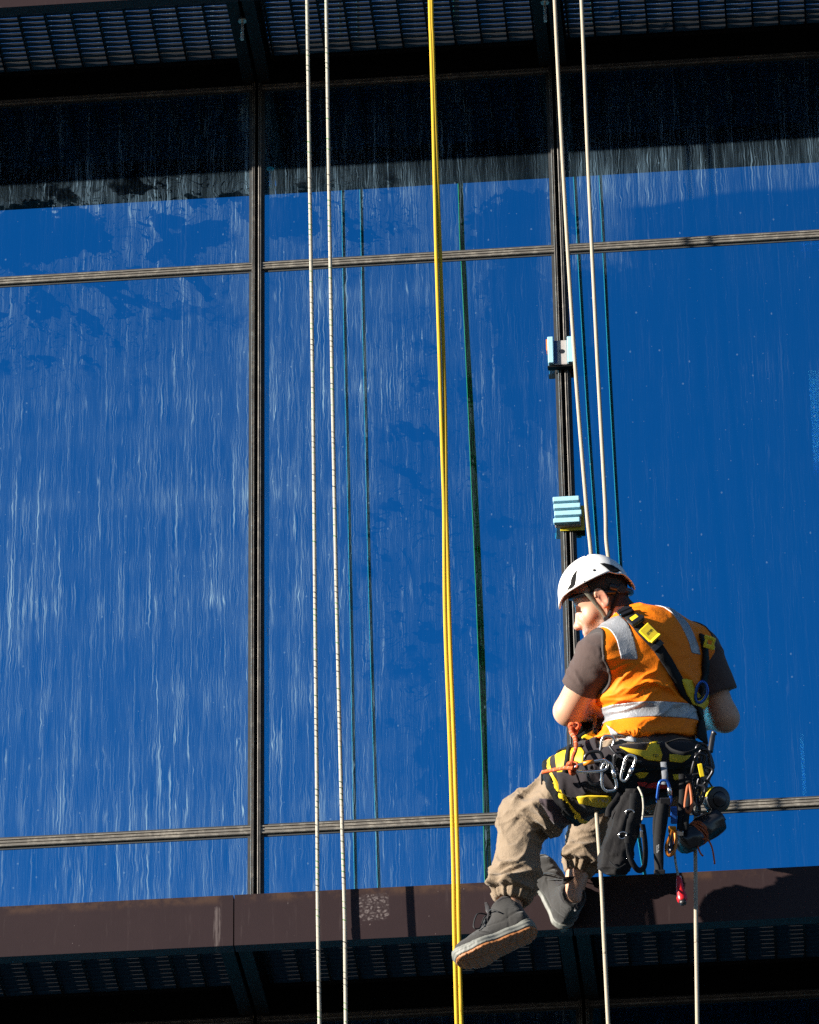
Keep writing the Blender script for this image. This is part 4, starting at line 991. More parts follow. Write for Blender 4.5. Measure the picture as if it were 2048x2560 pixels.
def helm_pt(phi, v, off=0.0):
    """phi round the head from the front towards his left, v 0 crown .. 1 rim"""
    c, s = math.cos(phi), math.sin(phi)
    rx = (0.139 if c > 0 else 0.119)+off; ry = 0.117+off; rz = 0.128+off; x0, z0 = 0.000, 0.036
    ph = abs(math.atan2(s, c))/math.pi       # 0 front .. 1 rear
    rim = np.interp(ph, [0, 0.05, 0.11, 0.20, 0.30, 0.42, 0.52, 0.66, 0.80, 0.92, 1.0], [0.014, 0.018, 0.030, 0.046, 0.055, 0.064, 0.070, 0.076, 0.054, 0.016, 0.000])
    zr = (rim-z0)/rz; a = v*(math.pi/2-math.asin(max(-0.9, min(0.9, zr)))); sx = math.sin(a)
    fl = 0.010*max(0, v-0.86)/0.14*(1.0 if ph < 0.3 else 0.6+1.0*(ph > 0.75))
    keel = 0.004*math.exp(-(s/0.18)**2)*(1-v)
    return hd(x0+(rx*sx+fl)*c, (ry*sx+fl)*s, z0+(rz+keel)*math.cos(a))
n1, n2 = 72, 26; V = []; F = []
for off in (0.0, -0.007):
    for j in range(n2+1):
        for i in range(n1): V.append(helm_pt(2*math.pi*i/n1, 0.02+0.98*j/n2, off))
o_ = (n2+1)*n1
for j in range(n2):
    for i in range(n1):
        a, b, c, d = j*n1+i, j*n1+(i+1) % n1, (j+1)*n1+(i+1) % n1, (j+1)*n1+i; F += [(d, c, b, a), (o_+a, o_+b, o_+c, o_+d)]
for i in range(n1): F.append((n2*n1+i, o_+n2*n1+i, o_+n2*n1+(i+1) % n1, n2*n1+(i+1) % n1))
F.append(tuple(range(n1))); F.append(tuple(o_+i for i in range(n1-1, -1, -1)))
SHELL = mesh_obj('shell', V, F, M_HELM, HELM, True)
V = [helm_pt(2*math.pi*i/n1, 0.5+0.5*j/10*0.97, -0.012) for j in range(11) for i in range(n1)]
mesh_obj('liner', V, [(j*n1+i, j*n1+(i+1) % n1, (j+1)*n1+(i+1) % n1, (j+1)*n1+i) for j in range(10) for i in range(n1)], M_LINER, HELM, True)
BH = bvh_of(SHELL)
def shell_patch(name, pix, mat, parent, lift=0.0012, n=8):
    """small inlaid panel following the shell: outline in photograph pixels"""
    P = np.array(pix, float); c = P.mean(0); V = []; F = []; m_ = len(P)
    for k in range(n+1):
        for p in P:
            q = c+(p-c)*(k/n); w_, nn = cast(BH, q[0], q[1])
            if w_ is None: w_, nn = V[-1], -FW
            V.append(w_+np.array(nn)*lift*(1 if np.array(nn)@FW < 0 else -1))
    for k in range(n):
        for i in range(m_): F.append((k*m_+i, k*m_+(i+1) % m_, (k+1)*m_+(i+1) % m_, (k+1)*m_+i))
    return mesh_obj(name, V, F, mat, parent, True)
M_VENT = plain('dark_vent_insert', (0.010, 0.010, 0.010), 0.9, var=0.5, scale=150, spec=0.1)
shell_patch('vent', [(1444, 1424), (1441, 1441), (1438, 1462), (1436, 1466), (1418, 1480), (1421, 1470), (1427, 1461), (1428, 1450), (1433, 1438)], M_VENT, HELM)
shell_patch('vent', [(1500, 1409), (1511, 1408), (1531, 1413), (1545, 1421), (1554, 1430), (1536, 1433), (1524, 1428), (1514, 1419)], M_VENT, HELM)
def dot(px, py, r_, nm, mat):
    c, n_ = cast(BH, px, py); n_ = np.array(n_); n_ = n_ if n_@FW < 0 else -n_
    MB().tube([c-n_*0.001, c+n_*0.0018], r_, 10).obj(nm, mat, HELM)
dot(1486, 1426, 0.0048, 'rivet', M_BLK); dot(1461, 1453, 0.0024, 'rivet', M_BLK); dot(1459, 1464, 0.0014, 'rivet', M_BLK)
# head band, rear adjuster, chin strap
MB().tube([hd(0.082*math.cos(a)*1.22-0.004, 0.083*math.sin(a), 0.040-0.022*(1-math.cos(a))) for a in np.linspace(0, 2*math.pi, 48, endpoint=False)], 0.008, 8, closed=True).obj('headband', M_BLK, HELM, True)
adj = [hd(-0.045, 0.082, 0.030), hd(-0.075, 0.068, 0.012), hd(-0.100, 0.040, 0.000), hd(-0.110, 0.0, -0.004), hd(-0.100, -0.040, 0.0), hd(-0.07, -0.07, 0.015)]
MB().tube(spline(adj, 30), 0.012, 10).obj('adjuster', M_BLK, HELM, True)
MB().tube([hd(-0.082, 0.072, 0.010), hd(-0.086, 0.080, 0.008)], [0.019, 0.015], 16).obj('adjuster_wheel', M_BLK, HELM)
for s in (1, -1):
    p = [hd(0.042, 0.088*s, 0.040), hd(0.022, 0.081*s, -0.005), hd(0.006, 0.071*s, -0.045), hd(0.000, 0.064*s, -0.078)]; q = spline(p, 18)
    ribbon('chin_strap', q, np.repeat((HL*s)[None], 18, 0), 0.015, 0.0025, M_GWEB, HELM)
    p = [hd(-0.072, 0.074*s, 0.008), hd(-0.045, 0.071*s, -0.030), hd(-0.018, 0.068*s, -0.062), hd(0.000, 0.064*s, -0.078)]; q = spline(p, 18)
    ribbon('rear_strap', q, np.repeat((HL*s)[None], 18, 0), 0.013, 0.0025, M_WEB, HELM)
    MB().obox(hd(0.0, 0.066*s, -0.080), HF, HL, HU, 0.010, 0.006, 0.013, 0.003).obj('strap_buckle', M_BLK, HELM)
p = spline([hd(0.0, 0.062, -0.090), hd(0.03, 0.045, -0.125), hd(0.045, 0.0, -0.142), hd(0.03, -0.045, -0.125), hd(0.0, -0.062, -0.090)], 24)
ribbon('under_chin_strap', p, np.array([nrm(q-hd(0.01, 0, -0.08)) for q in p]), 0.015, 0.0025, M_WEB, HELM)
# ================================================================ harness
M_YEL = plain('yellow_harness_fabric', (0.72, 0.50, 0.01), 0.6, var=0.15, scale=120, bump=0.2, dust=0.2, dustcol=(0.25, 0.17, 0.03))
M_YELP = plain('yellow_buckle_plastic', (0.80, 0.58, 0.02), 0.35, var=0.1, scale=50)
M_PLUM = weave('dark_plum_padding', (0.014, 0.0095, 0.0125), 0.8, 1400, 0.2, 0.2)
M_RED = plain('red_fabric', (0.42, 0.012, 0.010), 0.6, var=0.2, scale=90)
M_ALU = plain('polished_aluminium', (0.72, 0.71, 0.70), 0.22, 1.0, var=0.1, scale=80)
M_DST = plain('dark_anodised_metal', (0.035, 0.035, 0.040), 0.3, 0.7, var=0.2, scale=80)
M_BLUE = plain('blue_anodised_metal', (0.02, 0.10, 0.42), 0.3, 0.6, var=0.15, scale=80)
M_TEXT = plain('black_print', (0.01, 0.01, 0.01), 0.7, var=0.0)
M_WTXT = plain('white_print', (0.6, 0.6, 0.6), 0.7, var=0.0)
HARN = empty('climbing_harness', J['pelvis']-SP*0.05, 'black and yellow full body work harness worn over the vest', 'harness')
def lettering(txt, size, c, ax, ay, mat, parent):
    """raised print: text mesh lying in the plane of ax, ay"""
    cu = bpy.data.curves.new('print', 'FONT'); cu.body = txt; cu.size = size; cu.align_x = 'CENTER'; cu.align_y = 'CENTER'; cu.extrude = 0.0002; cu.offset = size*0.012
    t_ = bpy.data.objects.new('print_tmp', cu); COL.objects.link(t_); dg = bpy.context.evaluated_depsgraph_get(); me = bpy.data.meshes.new_from_object(t_.evaluated_get(dg))
    bpy.data.objects.remove(t_); ax = nrm(ax); ay = nrm(ay-ax*(ay@ax)); az = np.cross(ax, ay)
    me.transform(Matrix(((ax[0], ay[0], az[0], c[0]), (ax[1], ay[1], az[1], c[1]), (ax[2], ay[2], az[2], c[2]), (0, 0, 0, 1))))
    return fin('lettering', me, mat, parent)
# waist belt: follows vest and trousers, a padded ring round the hips
BELT = TORSO
def slab_h(P, pt, n_): return (P-pt)@n_
bn = nrm(SP+LX*0.10); bc = bt(1628, 1893, -1.42)
def belt_sdf(P):
    d = np.minimum(fold_caps(P, TR[:2], 0.05), fold_caps(P, TORSO, 0.045)-0.012); h_ = (P-bc.astype(np.float32))@bn.astype(np.float32)
    d = d-0.022; tw = 0.046+0.0*h_; ring = np.maximum(d, np.abs(h_)-tw); return np.maximum(ring+0.0, -(d+0.034))
lo, hi = bounds(TR[:2], 0.06); lo[2] = bc[2]-0.16; hi[2] = bc[2]+0.16
V, Q = sdf_mesh(belt_sdf, lo, hi, 0.0045); V = relax(V, Q, 2, 0.4); BLT = np_obj('waist_belt', V, Q, M_PLUM, HARN); BLT_V, BLT_Q, BLT_N = V, Q, vnormals(V, Q); BB = bvh_of(BLT)
SURF = [BV, BT, BB]
def pix_patch(name, pix, surf, lift, mat, parent, n=7, thick=0.004):
    """panel sewn on a surface; outline surveyed from the photograph, laid on the modelled surface with real thickness"""
    P = np.array(pix, float); c = P.mean(0); m_ = len(P); V = []; Nr = []
    sub = 4; R = np.array([P[i]*(1-k/sub)+P[(i+1) % m_]*(k/sub) for i in range(m_) for k in range(sub)]); m_ = len(R)
    last = None
    for k in range(n+1):
        for p in R:
            q = c+(p-c)*(k/n); best = None
            for b in surf:
                w_, nn = cast(b, q[0], q[1])
                if w_ is not None and (best is None or np.linalg.norm(w_-CAM) < np.linalg.norm(best[0]-CAM)): best = (w_, nn)
            if best is None: best = last if last is not None else (bt(q[0], q[1], -1.4), -FW)
            nn = best[1] if best[1]@FW < 0 else -best[1]; last = (best[0], nn); V.append(best[0]); Nr.append(nn)
    V = np.array(V); Nr = np.array(Nr); Nr = Nr*0.5+Nr.reshape(n+1, m_, 3).mean((0, 1))*0.5; Nr /= np.linalg.norm(Nr, axis=1)[:, None]
    top = V+Nr*lift; ring = V[-m_:]+Nr[-m_:]*(lift-thick); o = (n+1)*m_
    F = [(k*m_+i, k*m_+(i+1) % m_, (k+1)*m_+(i+1) % m_, (k+1)*m_+i) for k in range(n) for i in range(m_)]
    F += [(n*m_+i, n*m_+(i+1) % m_, o+(i+1) % m_, o+i) for i in range(m_)]
    F = [f[::-1] for f in F]
    return mesh_obj(name, np.concatenate([top, ring]), F, mat, parent, True), V.mean(0)+Nr.mean(0)*lift, nrm(Nr.mean(0))
def strap(name, pix, width, mat, parent, surf=None, n=36, lift=0.004, thick=0.005):
    C, Nr = on_surface(surf or SURF, pix, n, lift); return ribbon(name, C, Nr, width, thick, mat, parent)
# belt panels
pb, c_, n_ = pix_patch('belt_pad', [(1549, 1868), (1600, 1876), (1619, 1878), (1624, 1856), (1643, 1853), (1655, 1888), (1651, 1904), (1619, 1901), (1604, 1892), (1571, 1881)], SURF, 0.005, M_YEL, HARN)
cc, cn = cast(bvh_of(pb), 1635, 1889); lettering('PETZL', 0.0135, cc-FW*0.0012, RT+0.02*UP, UP, M_TEXT, pb)
pix_patch('belt_pad', [(1673, 1886), (1727, 1889), (1718, 1899), (1702, 1908), (1673, 1904)], SURF, 0.005, M_YEL, HARN)
pix_patch('belt_tab', [(1587, 1933), (1600, 1929), (1620, 1931), (1610, 1943), (1598, 1944)], SURF, 0.006, M_YEL, HARN)
pix_patch('belt_tab', [(1681, 1937), (1702, 1937), (1697, 1949), (1684, 1949)], SURF, 0.006, M_YEL, HARN)
pix_patch('red_tab', [(1594, 1953), (1618, 1955), (1612, 1965), (1594, 1962)], SURF, 0.006, M_RED, HARN)
pix_patch('red_tab', [(1622, 1958), (1645, 1953), (1668, 1964), (1664, 1971), (1612, 1968)], SURF, 0.006, M_RED, HARN)
# seat straps across the back of the thighs, dark backing panel
pix_patch('seat_panel', [(1520, 1885), (1640, 1910), (1752, 1895), (1754, 1960), (1700, 1990), (1600, 1992), (1530, 1985)], SURF, 0.004, M_WEB, HARN, n=10)
strap('seat_strap', [(1540, 1985), (1590, 2000), (1650, 1990), (1720, 1960)], 0.045, M_WEB, HARN, lift=0.005)
# leg loop on the left thigh
def lf(t0, t1): return thigh_f(t0, t1)
lp = patch('leg_loop', TV, TQ, TN, lf(0.04, 0.50), 0.012, M_PLUM, HARN)
LB = bvh_of(lp)
patch('leg_loop_piping', TV, TQ, TN, lf(0.492, 0.530), 0.014, M_YEL, lp)
patch('leg_strap', TV, TQ, TN, lf(0.53, 0.60), 0.010, M_WEB, HARN)
patch('leg_loop', TV, TQ, TN, thigh_f(0.30, 0.56, J['hipR'], kR), 0.012, M_PLUM, HARN)
pix_patch('leg_pad', [(1389, 1890), (1406, 1876), (1448, 1862), (1462, 1880), (1458, 1915), (1440, 1905), (1428, 1928), (1394, 1932)], [LB, BT], 0.004, M_YEL, lp)
pix_patch('leg_pad', [(1392, 1930), (1440, 1932), (1452, 1960), (1470, 1985), (1440, 1996), (1402, 1985)], [LB, BT], 0.005, M_PLUM, lp)
for pp, ww in (([(1426, 1868), (1420, 1895), (1412, 1932)], 0.016), ([(1396, 1884), (1424, 1872), (1456, 1868)], 0.012)):
    C, Nr = on_surface([LB, BT], pp, 20, 0.006); ribbon('pad_strap', C, Nr, ww, 0.004, M_WEB, lp)
tg, c_, n_ = pix_patch('leg_tag', [(1443, 1990), (1470, 1986), (1528, 1988), (1530, 2012), (1500, 2016), (1450, 2006)], [LB, BT], 0.008, M_YEL, lp)
cc, cn = cast(bvh_of(tg), 1508, 1999)
if cc is not None: lettering('NS', 0.030, cc-FW*0.0015, RT-0.1*UP, UP, M_TEXT, tg)
MB().obox(bt(1362, 1948, -1.33), RT, nrm(np.cross(UP, RT)), UP, 0.013, 0.006, 0.020, 0.003).obj('leg_buckle', M_DST, HARN)
# shoulder straps meet at the plate low on the back
strap('shoulder_strap', [(1560, 1532), (1582, 1552), (1610, 1583), (1640, 1615), (1664, 1650), (1686, 1690), (1708, 1728), (1725, 1752)], 0.040, M_WEB, HARN, lift=0.005, thick=0.008, n=50)
strap('shoulder_strap', [(1752, 1590), (1758, 1620), (1760, 1660), (1757, 1700), (1750, 1735)], 0.036, M_WEB, HARN, lift=0.005, thick=0.008)
strap('back_strap', [(1738, 1752), (1748, 1790), (1754, 1822), (1752, 1856)], 0.050, M_WEB, HARN, lift=0.006, thick=0.008)
def on(px, py, lift):
    best = None
    for b in SURF:
        w_, nn = cast(b, px, py)
        if w_ is not None and (best is None or np.linalg.norm(w_-CAM) < np.linalg.norm(best[0]-CAM)): best = (w_, nn)
    nn = best[1] if best[1]@FW < 0 else -best[1]; return best[0]+nn*lift, nn
def buckle(name, p0, p1, wd, th, mat, lift=0.016):
    a, n0 = on(*p0, lift); b, n1 = on(*p1, lift); ax = nrm(b-a); n_ = nrm(n0+n1); n_ = nrm(n_-ax*(n_@ax)); sd = np.cross(n_, ax)
    mb = MB().obox((a+b)/2, ax, sd, n_, np.linalg.norm(b-a)/2, wd/2, th/2, 0.003)
    return mb, a, b, ax, sd, n_
mb, a, b, ax, sd, n_ = buckle('', (1560, 1533), (1572, 1544), 0.052, 0.012, M_DST)
mb.tube([(a+b)/2-sd*0.026+n_*0.006, (a+b)/2+sd*0.026+n_*0.006], 0.0045, 8); mb.obj('strap_buckle', M_DST, HARN)
mb, a, b, ax, sd, n_ = buckle('', (1580, 1550), (1598, 1566), 0.050, 0.014, M_DST); mb.obox(a*0.3+b*0.7+n_*0.008, ax, sd, n_, 0.008, 0.028, 0.005, 0.002); mb.obj('strap_buckle', M_BLK, HARN)
mb, a, b, ax, sd, n_ = buckle('', (1582, 1551), (1590, 1558), 0.030, 0.018, M_YELP); mb.obj('buckle_tab', M_YELP, HARN)
mb, a, b, ax, sd, n_ = buckle('', (1607, 1574), (1632, 1596), 0.046, 0.014, M_YELP, 0.018); mb.obox(b+n_*0.004, nrm(ax+n_*0.8), sd, nrm(n_-ax*0.8), 0.010, 0.022, 0.004, 0.002)
yb = mb.obj('yellow_buckle', M_YELP, HARN); lettering('PETZL', 0.010, (a+b)/2+n_*0.0078, sd*-1, ax*-1, M_TEXT, yb)
MB().obox(on(1641, 1618, 0.016)[0], ax, sd, n_, 0.010, 0.023, 0.006, 0.002).obj('strap_keeper', M_BLK, HARN)
# right shoulder buckle stands off the shoulder
c_ = on(1752, 1610, 0.020)[0]+RT*0.012; mb = MB()
for k, (dx, dz, hx, hz) in enumerate(((0, 0.016, 0.017, 0.007), (0.004, -0.016, 0.016, 0.008), (-0.012, 0, 0.005, 0.018), (0.015, 0, 0.005, 0.016))):
    mb.obox(c_+RT*(dx+0.004*k*0)+UP*dz, nrm(RT-0.3*UP), nrm(np.cross(UP, RT)), nrm(UP+0.3*RT), hx, 0.008, hz, 0.003)
mb.obj('yellow_buckle', M_YELP, HARN)
# dorsal plate and ring
pix_patch('back_plate', [(1698, 1700), (1710, 1697), (1724, 1698), (1732, 1726), (1748, 1738), (1766, 1732), (1768, 1752), (1762, 1774), (1745, 1770), (1727, 1762), (1712, 1738)], SURF, 0.016, M_YEL, HARN, thick=0.008)
def dring(name, c, ax, ay, rx, ry, r_, mat, parent):
    return MB().tube([c+ax*rx*math.cos(a_)+ay*ry*math.sin(a_)*(1-0.15*math.cos(a_)) for a_ in np.linspace(0, 2*math.pi, 28, endpoint=False)], r_, 8, closed=True).obj(name, mat, parent, True)
c_, n_ = on(1742, 1722, 0.030); dring('back_ring', c_, nrm(RT-0.15*UP), nrm(UP+0.2*RT), 0.020, 0.037, 0.0055, M_BLUE, HARN)
dring('back_ring', c_-RT*0.004+FW*0.008, nrm(RT-0.1*UP), nrm(UP+0.2*RT), 0.013, 0.024, 0.004, M_DST, HARN)
# webbing loop at the right of the belt
pts = [bt(1668+0.5*0, 1858, -1.47), bt(1700, 1848, -1.49), bt(1730, 1852, -1.49), bt(1752, 1862, -1.45), bt(1738, 1876, -1.49), bt(1712, 1884, -1.51), bt(1684, 1877, -1.50), bt(1670, 1866, -1.48)]
q = spline(pts, 40, True); q = np.vstack([q, q[:1]]); ribbon('gear_loop', q, np.array([nrm(p-np.mean(pts, 0)) for p in q]), 0.015, 0.003, M_WEB, HARN)
for pix in ([(1528, 1870), (1545, 1890), (1572, 1902), (1600, 1905)], ):
    C, Nr = on_surface(SURF, pix, 24, 0.02); MB().tube(C, 0.0045, 8).obj('gear_loop', M_BLK, HARN, True)
# front strap from belt to chest, seen under the left arm
ribbon('chest_strap', spline([bt(1500, 1800, -1.20), bt(1480, 1800, -1.24), bt(1455, 1830, -1.27), bt(1440, 1850, -1.28)], 16), np.repeat(-FW[None], 16, 0), 0.045, 0.006, M_WEB, HARN)
ribbon('side_strap', spline([bt(1512, 1790, -1.20), bt(1500, 1822, -1.28), bt(1520, 1850, -1.36), bt(1548, 1876, -1.44)], 16), np.repeat(-FW[None], 16, 0), 0.040, 0.006, M_WEB, HARN)
# pale shirt tail over the belt
pix_patch('shirt_tail', [(1518, 1812), (1540, 1832), (1590, 1846), (1590, 1856), (1545, 1850), (1528, 1836)], SURF, 0.004, plain('pale_grey_cotton', (0.36, 0.37, 0.38), 0.9), TEE)

# ================================================================ gear hanging from the harness
def carabiner(name, label, c, ax, ay, L_, Wd, r_, mat, gate=None, group='carabiners on the harness', cat='carabiner'):
    """pear shaped link: spine, gate and screw sleeve"""
    ax = nrm(ax); ay = nrm(ay-ax*(ay@ax)); e = empty(name, c, label, cat, group)
    sh = [(0.5, 0.10), (0.47, 0.38), (0.33, 0.52), (0.0, 0.46), (-0.33, 0.36), (-0.47, 0.22), (-0.5, 0.0), (-0.46, -0.24), (-0.30, -0.38), (0.0, -0.46), (0.30, -0.50), (0.46, -0.30)]
    P = spline([c+ax*L_*x+ay*Wd*y for x, y in sh], 40, True); MB().tube(P, r_, 8, closed=True).obj('spine', mat, e, True)
    if gate is not None:
        MB().tube([c+ax*L_*0.10+ay*Wd*0.465, c-ax*L_*0.24+ay*Wd*0.385], r_*1.45, 10).obj('gate_sleeve', gate, e, True)
    return e
carabiner('carabiner', 'silver locking carabiner hanging lowest at the left hip', bt(1521, 1942, -1.52), -UP+0.12*RT, RT, 0.098, 0.048, 0.0052, M_ALU, M_ALU)
carabiner('carabiner', 'silver carabiner clipped high on the left of the belt', bt(1516, 1868, -1.50), UP+0.25*RT, RT, 0.080, 0.040, 0.0050, M_ALU, M_DST)
carabiner('carabiner', 'silver carabiner leaning beside the top of the black pouch', bt(1569, 1920, -1.54), UP+0.35*RT, RT-0.2*FW, 0.092, 0.034, 0.0052, M_ALU, M_ALU)
carabiner('carabiner', 'large dark steel carabiner on the left thigh', bt(1486, 1920, -1.50), UP-0.1*RT, RT, 0.112, 0.060, 0.0062, M_DST, M_DST)
carabiner('carabiner', 'silver carabiner with orange sleeve tied to the orange rope', bt(1479, 1917, -1.545), RT+0.12*UP, UP, 0.112, 0.036, 0.0052, M_ALU, plain('orange_sleeve', (0.75, 0.22, 0.01), 0.4))
carabiner('carabiner', 'dark carabiner hanging in front of the red tabs', bt(1551, 1908, -1.51), UP+0.1*RT, RT, 0.075, 0.044, 0.0055, M_DST)
# orange tether with two knots
M_ORNG = rope_material('orange_accessory_cord', (0.62, 0.10, 0.02), (0.45, 0.36, 0.30), (0.35, 0.28, 0.24), 0.7, 0.018)
ten = empty('orange_tether', bt(1437, 1900, -1.5), 'orange cord with a knot by the elbow and a knot on the thigh', 'rope')
main = [bt(1450, 1812, -1.40), bt(1432, 1815, -1.43), bt(1428, 1830, -1.46), bt(1438, 1846, -1.48), bt(1440, 1872, -1.51), bt(1432, 1895, -1.53), bt(1430, 1918, -1.545), bt(1442, 1924, -1.55)]
rope_mesh('cord', spline(main, 60), 0.0072, M_ORNG, ten)
rope_mesh('cord_tail', spline([bt(1357, 1931, -1.47), bt(1385, 1925, -1.50), bt(1412, 1920, -1.54), bt(1434, 1921, -1.56)], 30), 0.0070, M_ORNG, ten)
def knot(c, R_, parent, mat):
    th = np.linspace(0, 2*math.pi, 70, endpoint=False)
    K = np.stack([np.sin(th)+2*np.sin(2*th), np.cos(th)-2*np.cos(2*th), -np.sin(3*th)], 1)*R_/3.0
    rope_mesh('knot', np.array([c+RT*k[0]*0.8+UP*k[1]+FW*k[2]*0.8 for k in np.vstack([K, K[:1]])]), 0.0068, mat, parent)
knot(bt(1436, 1820, -1.44), 0.021, ten, M_ORNG); knot(bt(1432, 1919, -1.545), 0.022, ten, M_ORNG)
# black fittings in front of the left hip: ascender body and pulleys
M_DEV = plain('black_device_metal', (0.02, 0.02, 0.022), 0.35, 0.5, var=0.3, scale=70)
d_ = empty('rope_descender', bt(1470, 1850, -1.30), 'black rope descender with lever under the left elbow', 'rope device')
MB().obox(bt(1478, 1838, -1.27), nrm(RT+0.6*UP), FW, nrm(UP-0.6*RT), 0.050, 0.014, 0.024, 0.006).obj('side_plate', M_DEV, d_)
MB().obox(bt(1480, 1840, -1.31), nrm(RT+0.6*UP), FW, nrm(UP-0.6*RT), 0.034, 0.008, 0.016, 0.004).obj('cam_cover', M_YELP, d_)
MB().tube(spline([bt(1462, 1850, -1.31), bt(1448, 1868, -1.33), bt(1452, 1884, -1.36)], 12), [0.010]*6+[0.007]*6, 10).obj('lever', M_DEV, d_, True)
MB().tube([bt(1492, 1828, -1.33), bt(1492, 1828, -1.25)], 0.012, 14).obj('pulley', M_DST, d_, True)
# black pouch
M_POUCH = weave('black_cordura', (0.0075, 0.0065, 0.007), 0.8, 900, 0.2, 0.35, 0.0)
PO = empty('tool_pouch', bt(1548, 2192, -1.49), 'tall black fabric pouch hanging from the back of the harness', 'pouch')
py0 = -1.51
cl = [(1586, 1972, 0.024, 0.016), (1580, 1990, 0.036, 0.024), (1572, 2018, 0.046, 0.034), (1562, 2055, 0.052, 0.042), (1550, 2100, 0.057, 0.047), (1541, 2140, 0.061, 0.049), (1536, 2165, 0.060, 0.047), (1540, 2183, 0.044, 0.036), (1544, 2190, 0.018, 0.016)]
sp_ = spline([(a[0], a[1], 0) for a in cl], 48); rr = spline([(a[2], a[3], 0) for a in cl], 48); V = []; F = []; sg = 36
for i, (p, r_) in enumerate(zip(sp_, rr)):
    c_ = bt(p[0], p[1], py0)
    for k in range(sg):
        a_ = 2*math.pi*k/sg; co, si = math.cos(a_), math.sin(a_); sq = 1/max(abs(co), abs(si))**0.45
        v = c_+(RT*co*r_[0]+(-nrm(np.cross(RT, UP)))*si*r_[1])*sq*0.93; w_ = ridge(np.array([[i*0.16+k*0.08, k*0.35, 2.0]]))[0]; w2 = ridge(np.array([[i*0.05+7, k*0.55+i*0.03, 4.0]]))[0]
        V.append(v+nrm(v-c_)*(0.0095*max(0, w_)**1.5+0.0085*max(0, w2)**1.5-0.005))
for i in range(47):
    for k in range(sg): F.append((i*sg+k, i*sg+(k+1) % sg, (i+1)*sg+(k+1) % sg, (i+1)*sg+k))
F += [tuple(range(sg-1, -1, -1)), tuple(47*sg+k for k in range(sg))]
pch = mesh_obj('bag', V, F, M_POUCH, PO, True); PBv = bvh_of(pch)
MB().tube(spline([bt(1524, 2154, py0-0.055), bt(1545, 2170, py0-0.062), bt(1565, 2160, py0-0.055)], 14), 0.003, 6).obj('seam', M_WEB, PO, True)
C, Nr = on_surface([PBv], [(1584, 1985), (1580, 2030), (1572, 2080), (1569, 2110)], 24, 0.002); ribbon('webbing', C, Nr, 0.024, 0.003, M_WEB, PO)
ribbon('carry_strap', spline([bt(1570, 2108, -1.575), bt(1574, 2140, -1.585), bt(1588, 2168, -1.57), bt(1600, 2176, -1.55), bt(1611, 2165, -1.54), bt(1614, 2130, -1.53), bt(1611, 2090, -1.53), bt(1606, 2060, -1.53)], 40), np.repeat((-FW+0.5*RT)[None]/1.118, 40, 0), 0.020, 0.003, M_WEB, PO)
for px, py, ang in ((1575, 2032, 0.0), (1557, 2088, 0.4)):
    c_, n_ = cast(PBv, px, py); dring('d_ring', c_-FW*0.006, nrm(RT*math.cos(ang)+UP*math.sin(ang)), nrm(UP*math.cos(ang)-RT*math.sin(ang)), 0.014, 0.011, 0.0024, M_ALU, PO)
rope_mesh('draw_cord', spline([bt(1596, 1968, -1.53), bt(1606, 1990, -1.54), bt(1609, 2020, -1.54), bt(1606, 2050, -1.54)], 24), 0.0035, M_ROPEA, PO)
MB().obox(bt(1604, 2085, -1.535), RT, FW, UP, 0.005, 0.004, 0.012, 0.002).obj('cord_end', M_ALU, PO)
pf = spline([bt(1551, 1985, -1.52), bt(1538, 2005, -1.53), bt(1524, 2022, -1.53), bt(1520, 2042, -1.53)], 14); ribbon('flap', pf, np.repeat(-FW[None], 14, 0), 0.022, 0.004, M_POUCH, PO)
# grey sling with a blue carabiner and a long black folded sling below it
sl_ = empty('grey_sling', bt(1662, 1930, -1.50), 'short grey webbing sling hanging from the middle of the belt', 'sling')
ribbon('webbing', spline([bt(1659, 1905, -1.485), bt(1661, 1925, -1.51), bt(1663, 1945, -1.515), bt(1661, 1962, -1.515)], 16), np.repeat(-FW[None], 16, 0), 0.021, 0.004, weave('grey_webbing', (0.16, 0.17, 0.19), 0.8), sl_)
carabiner('carabiner', 'blue carabiner below the grey sling', bt(1660, 1982, -1.52), -UP, RT, 0.085, 0.046, 0.0052, M_BLUE, M_ALU)
bs = empty('black_sling', bt(1650, 2184, -1.52), 'long black folded sling hanging below the blue carabiner', 'sling')
for k, (dx, w_, y_) in enumerate(((0, 0.030, -1.53), (7, 0.024, -1.515), (-6, 0.022, -1.515))):
    q = spline([bt(1658+dx, 2002, y_), bt(1650+dx*1.6, 2050, y_-0.004*k), bt(1646+dx*0.8, 2110, y_), bt(1647+dx*0.5, 2160, y_), bt(1649, 2180-k*6, y_)], 30); ribbon('webbing', q, np.repeat(nrm(-FW+0.12*(k-1)*RT)[None], 30, 0), w_, 0.007, M_WEB, bs)
MB().obox(bt(1649, 2180, -1.53), RT, FW, UP, 0.019, 0.009, 0.008, 0.003).obj('end_tab', M_BLK, bs)
MB().obox(bt(1663, 2004, -1.53), RT, FW, UP, 0.018, 0.010, 0.013, 0.003).obj('top_fitting', M_DST, bs)
lettering('PETZL', 0.011, bt(1645, 2122, -1.5418)-FW*0.001, UP, -RT, M_WTXT, bs)
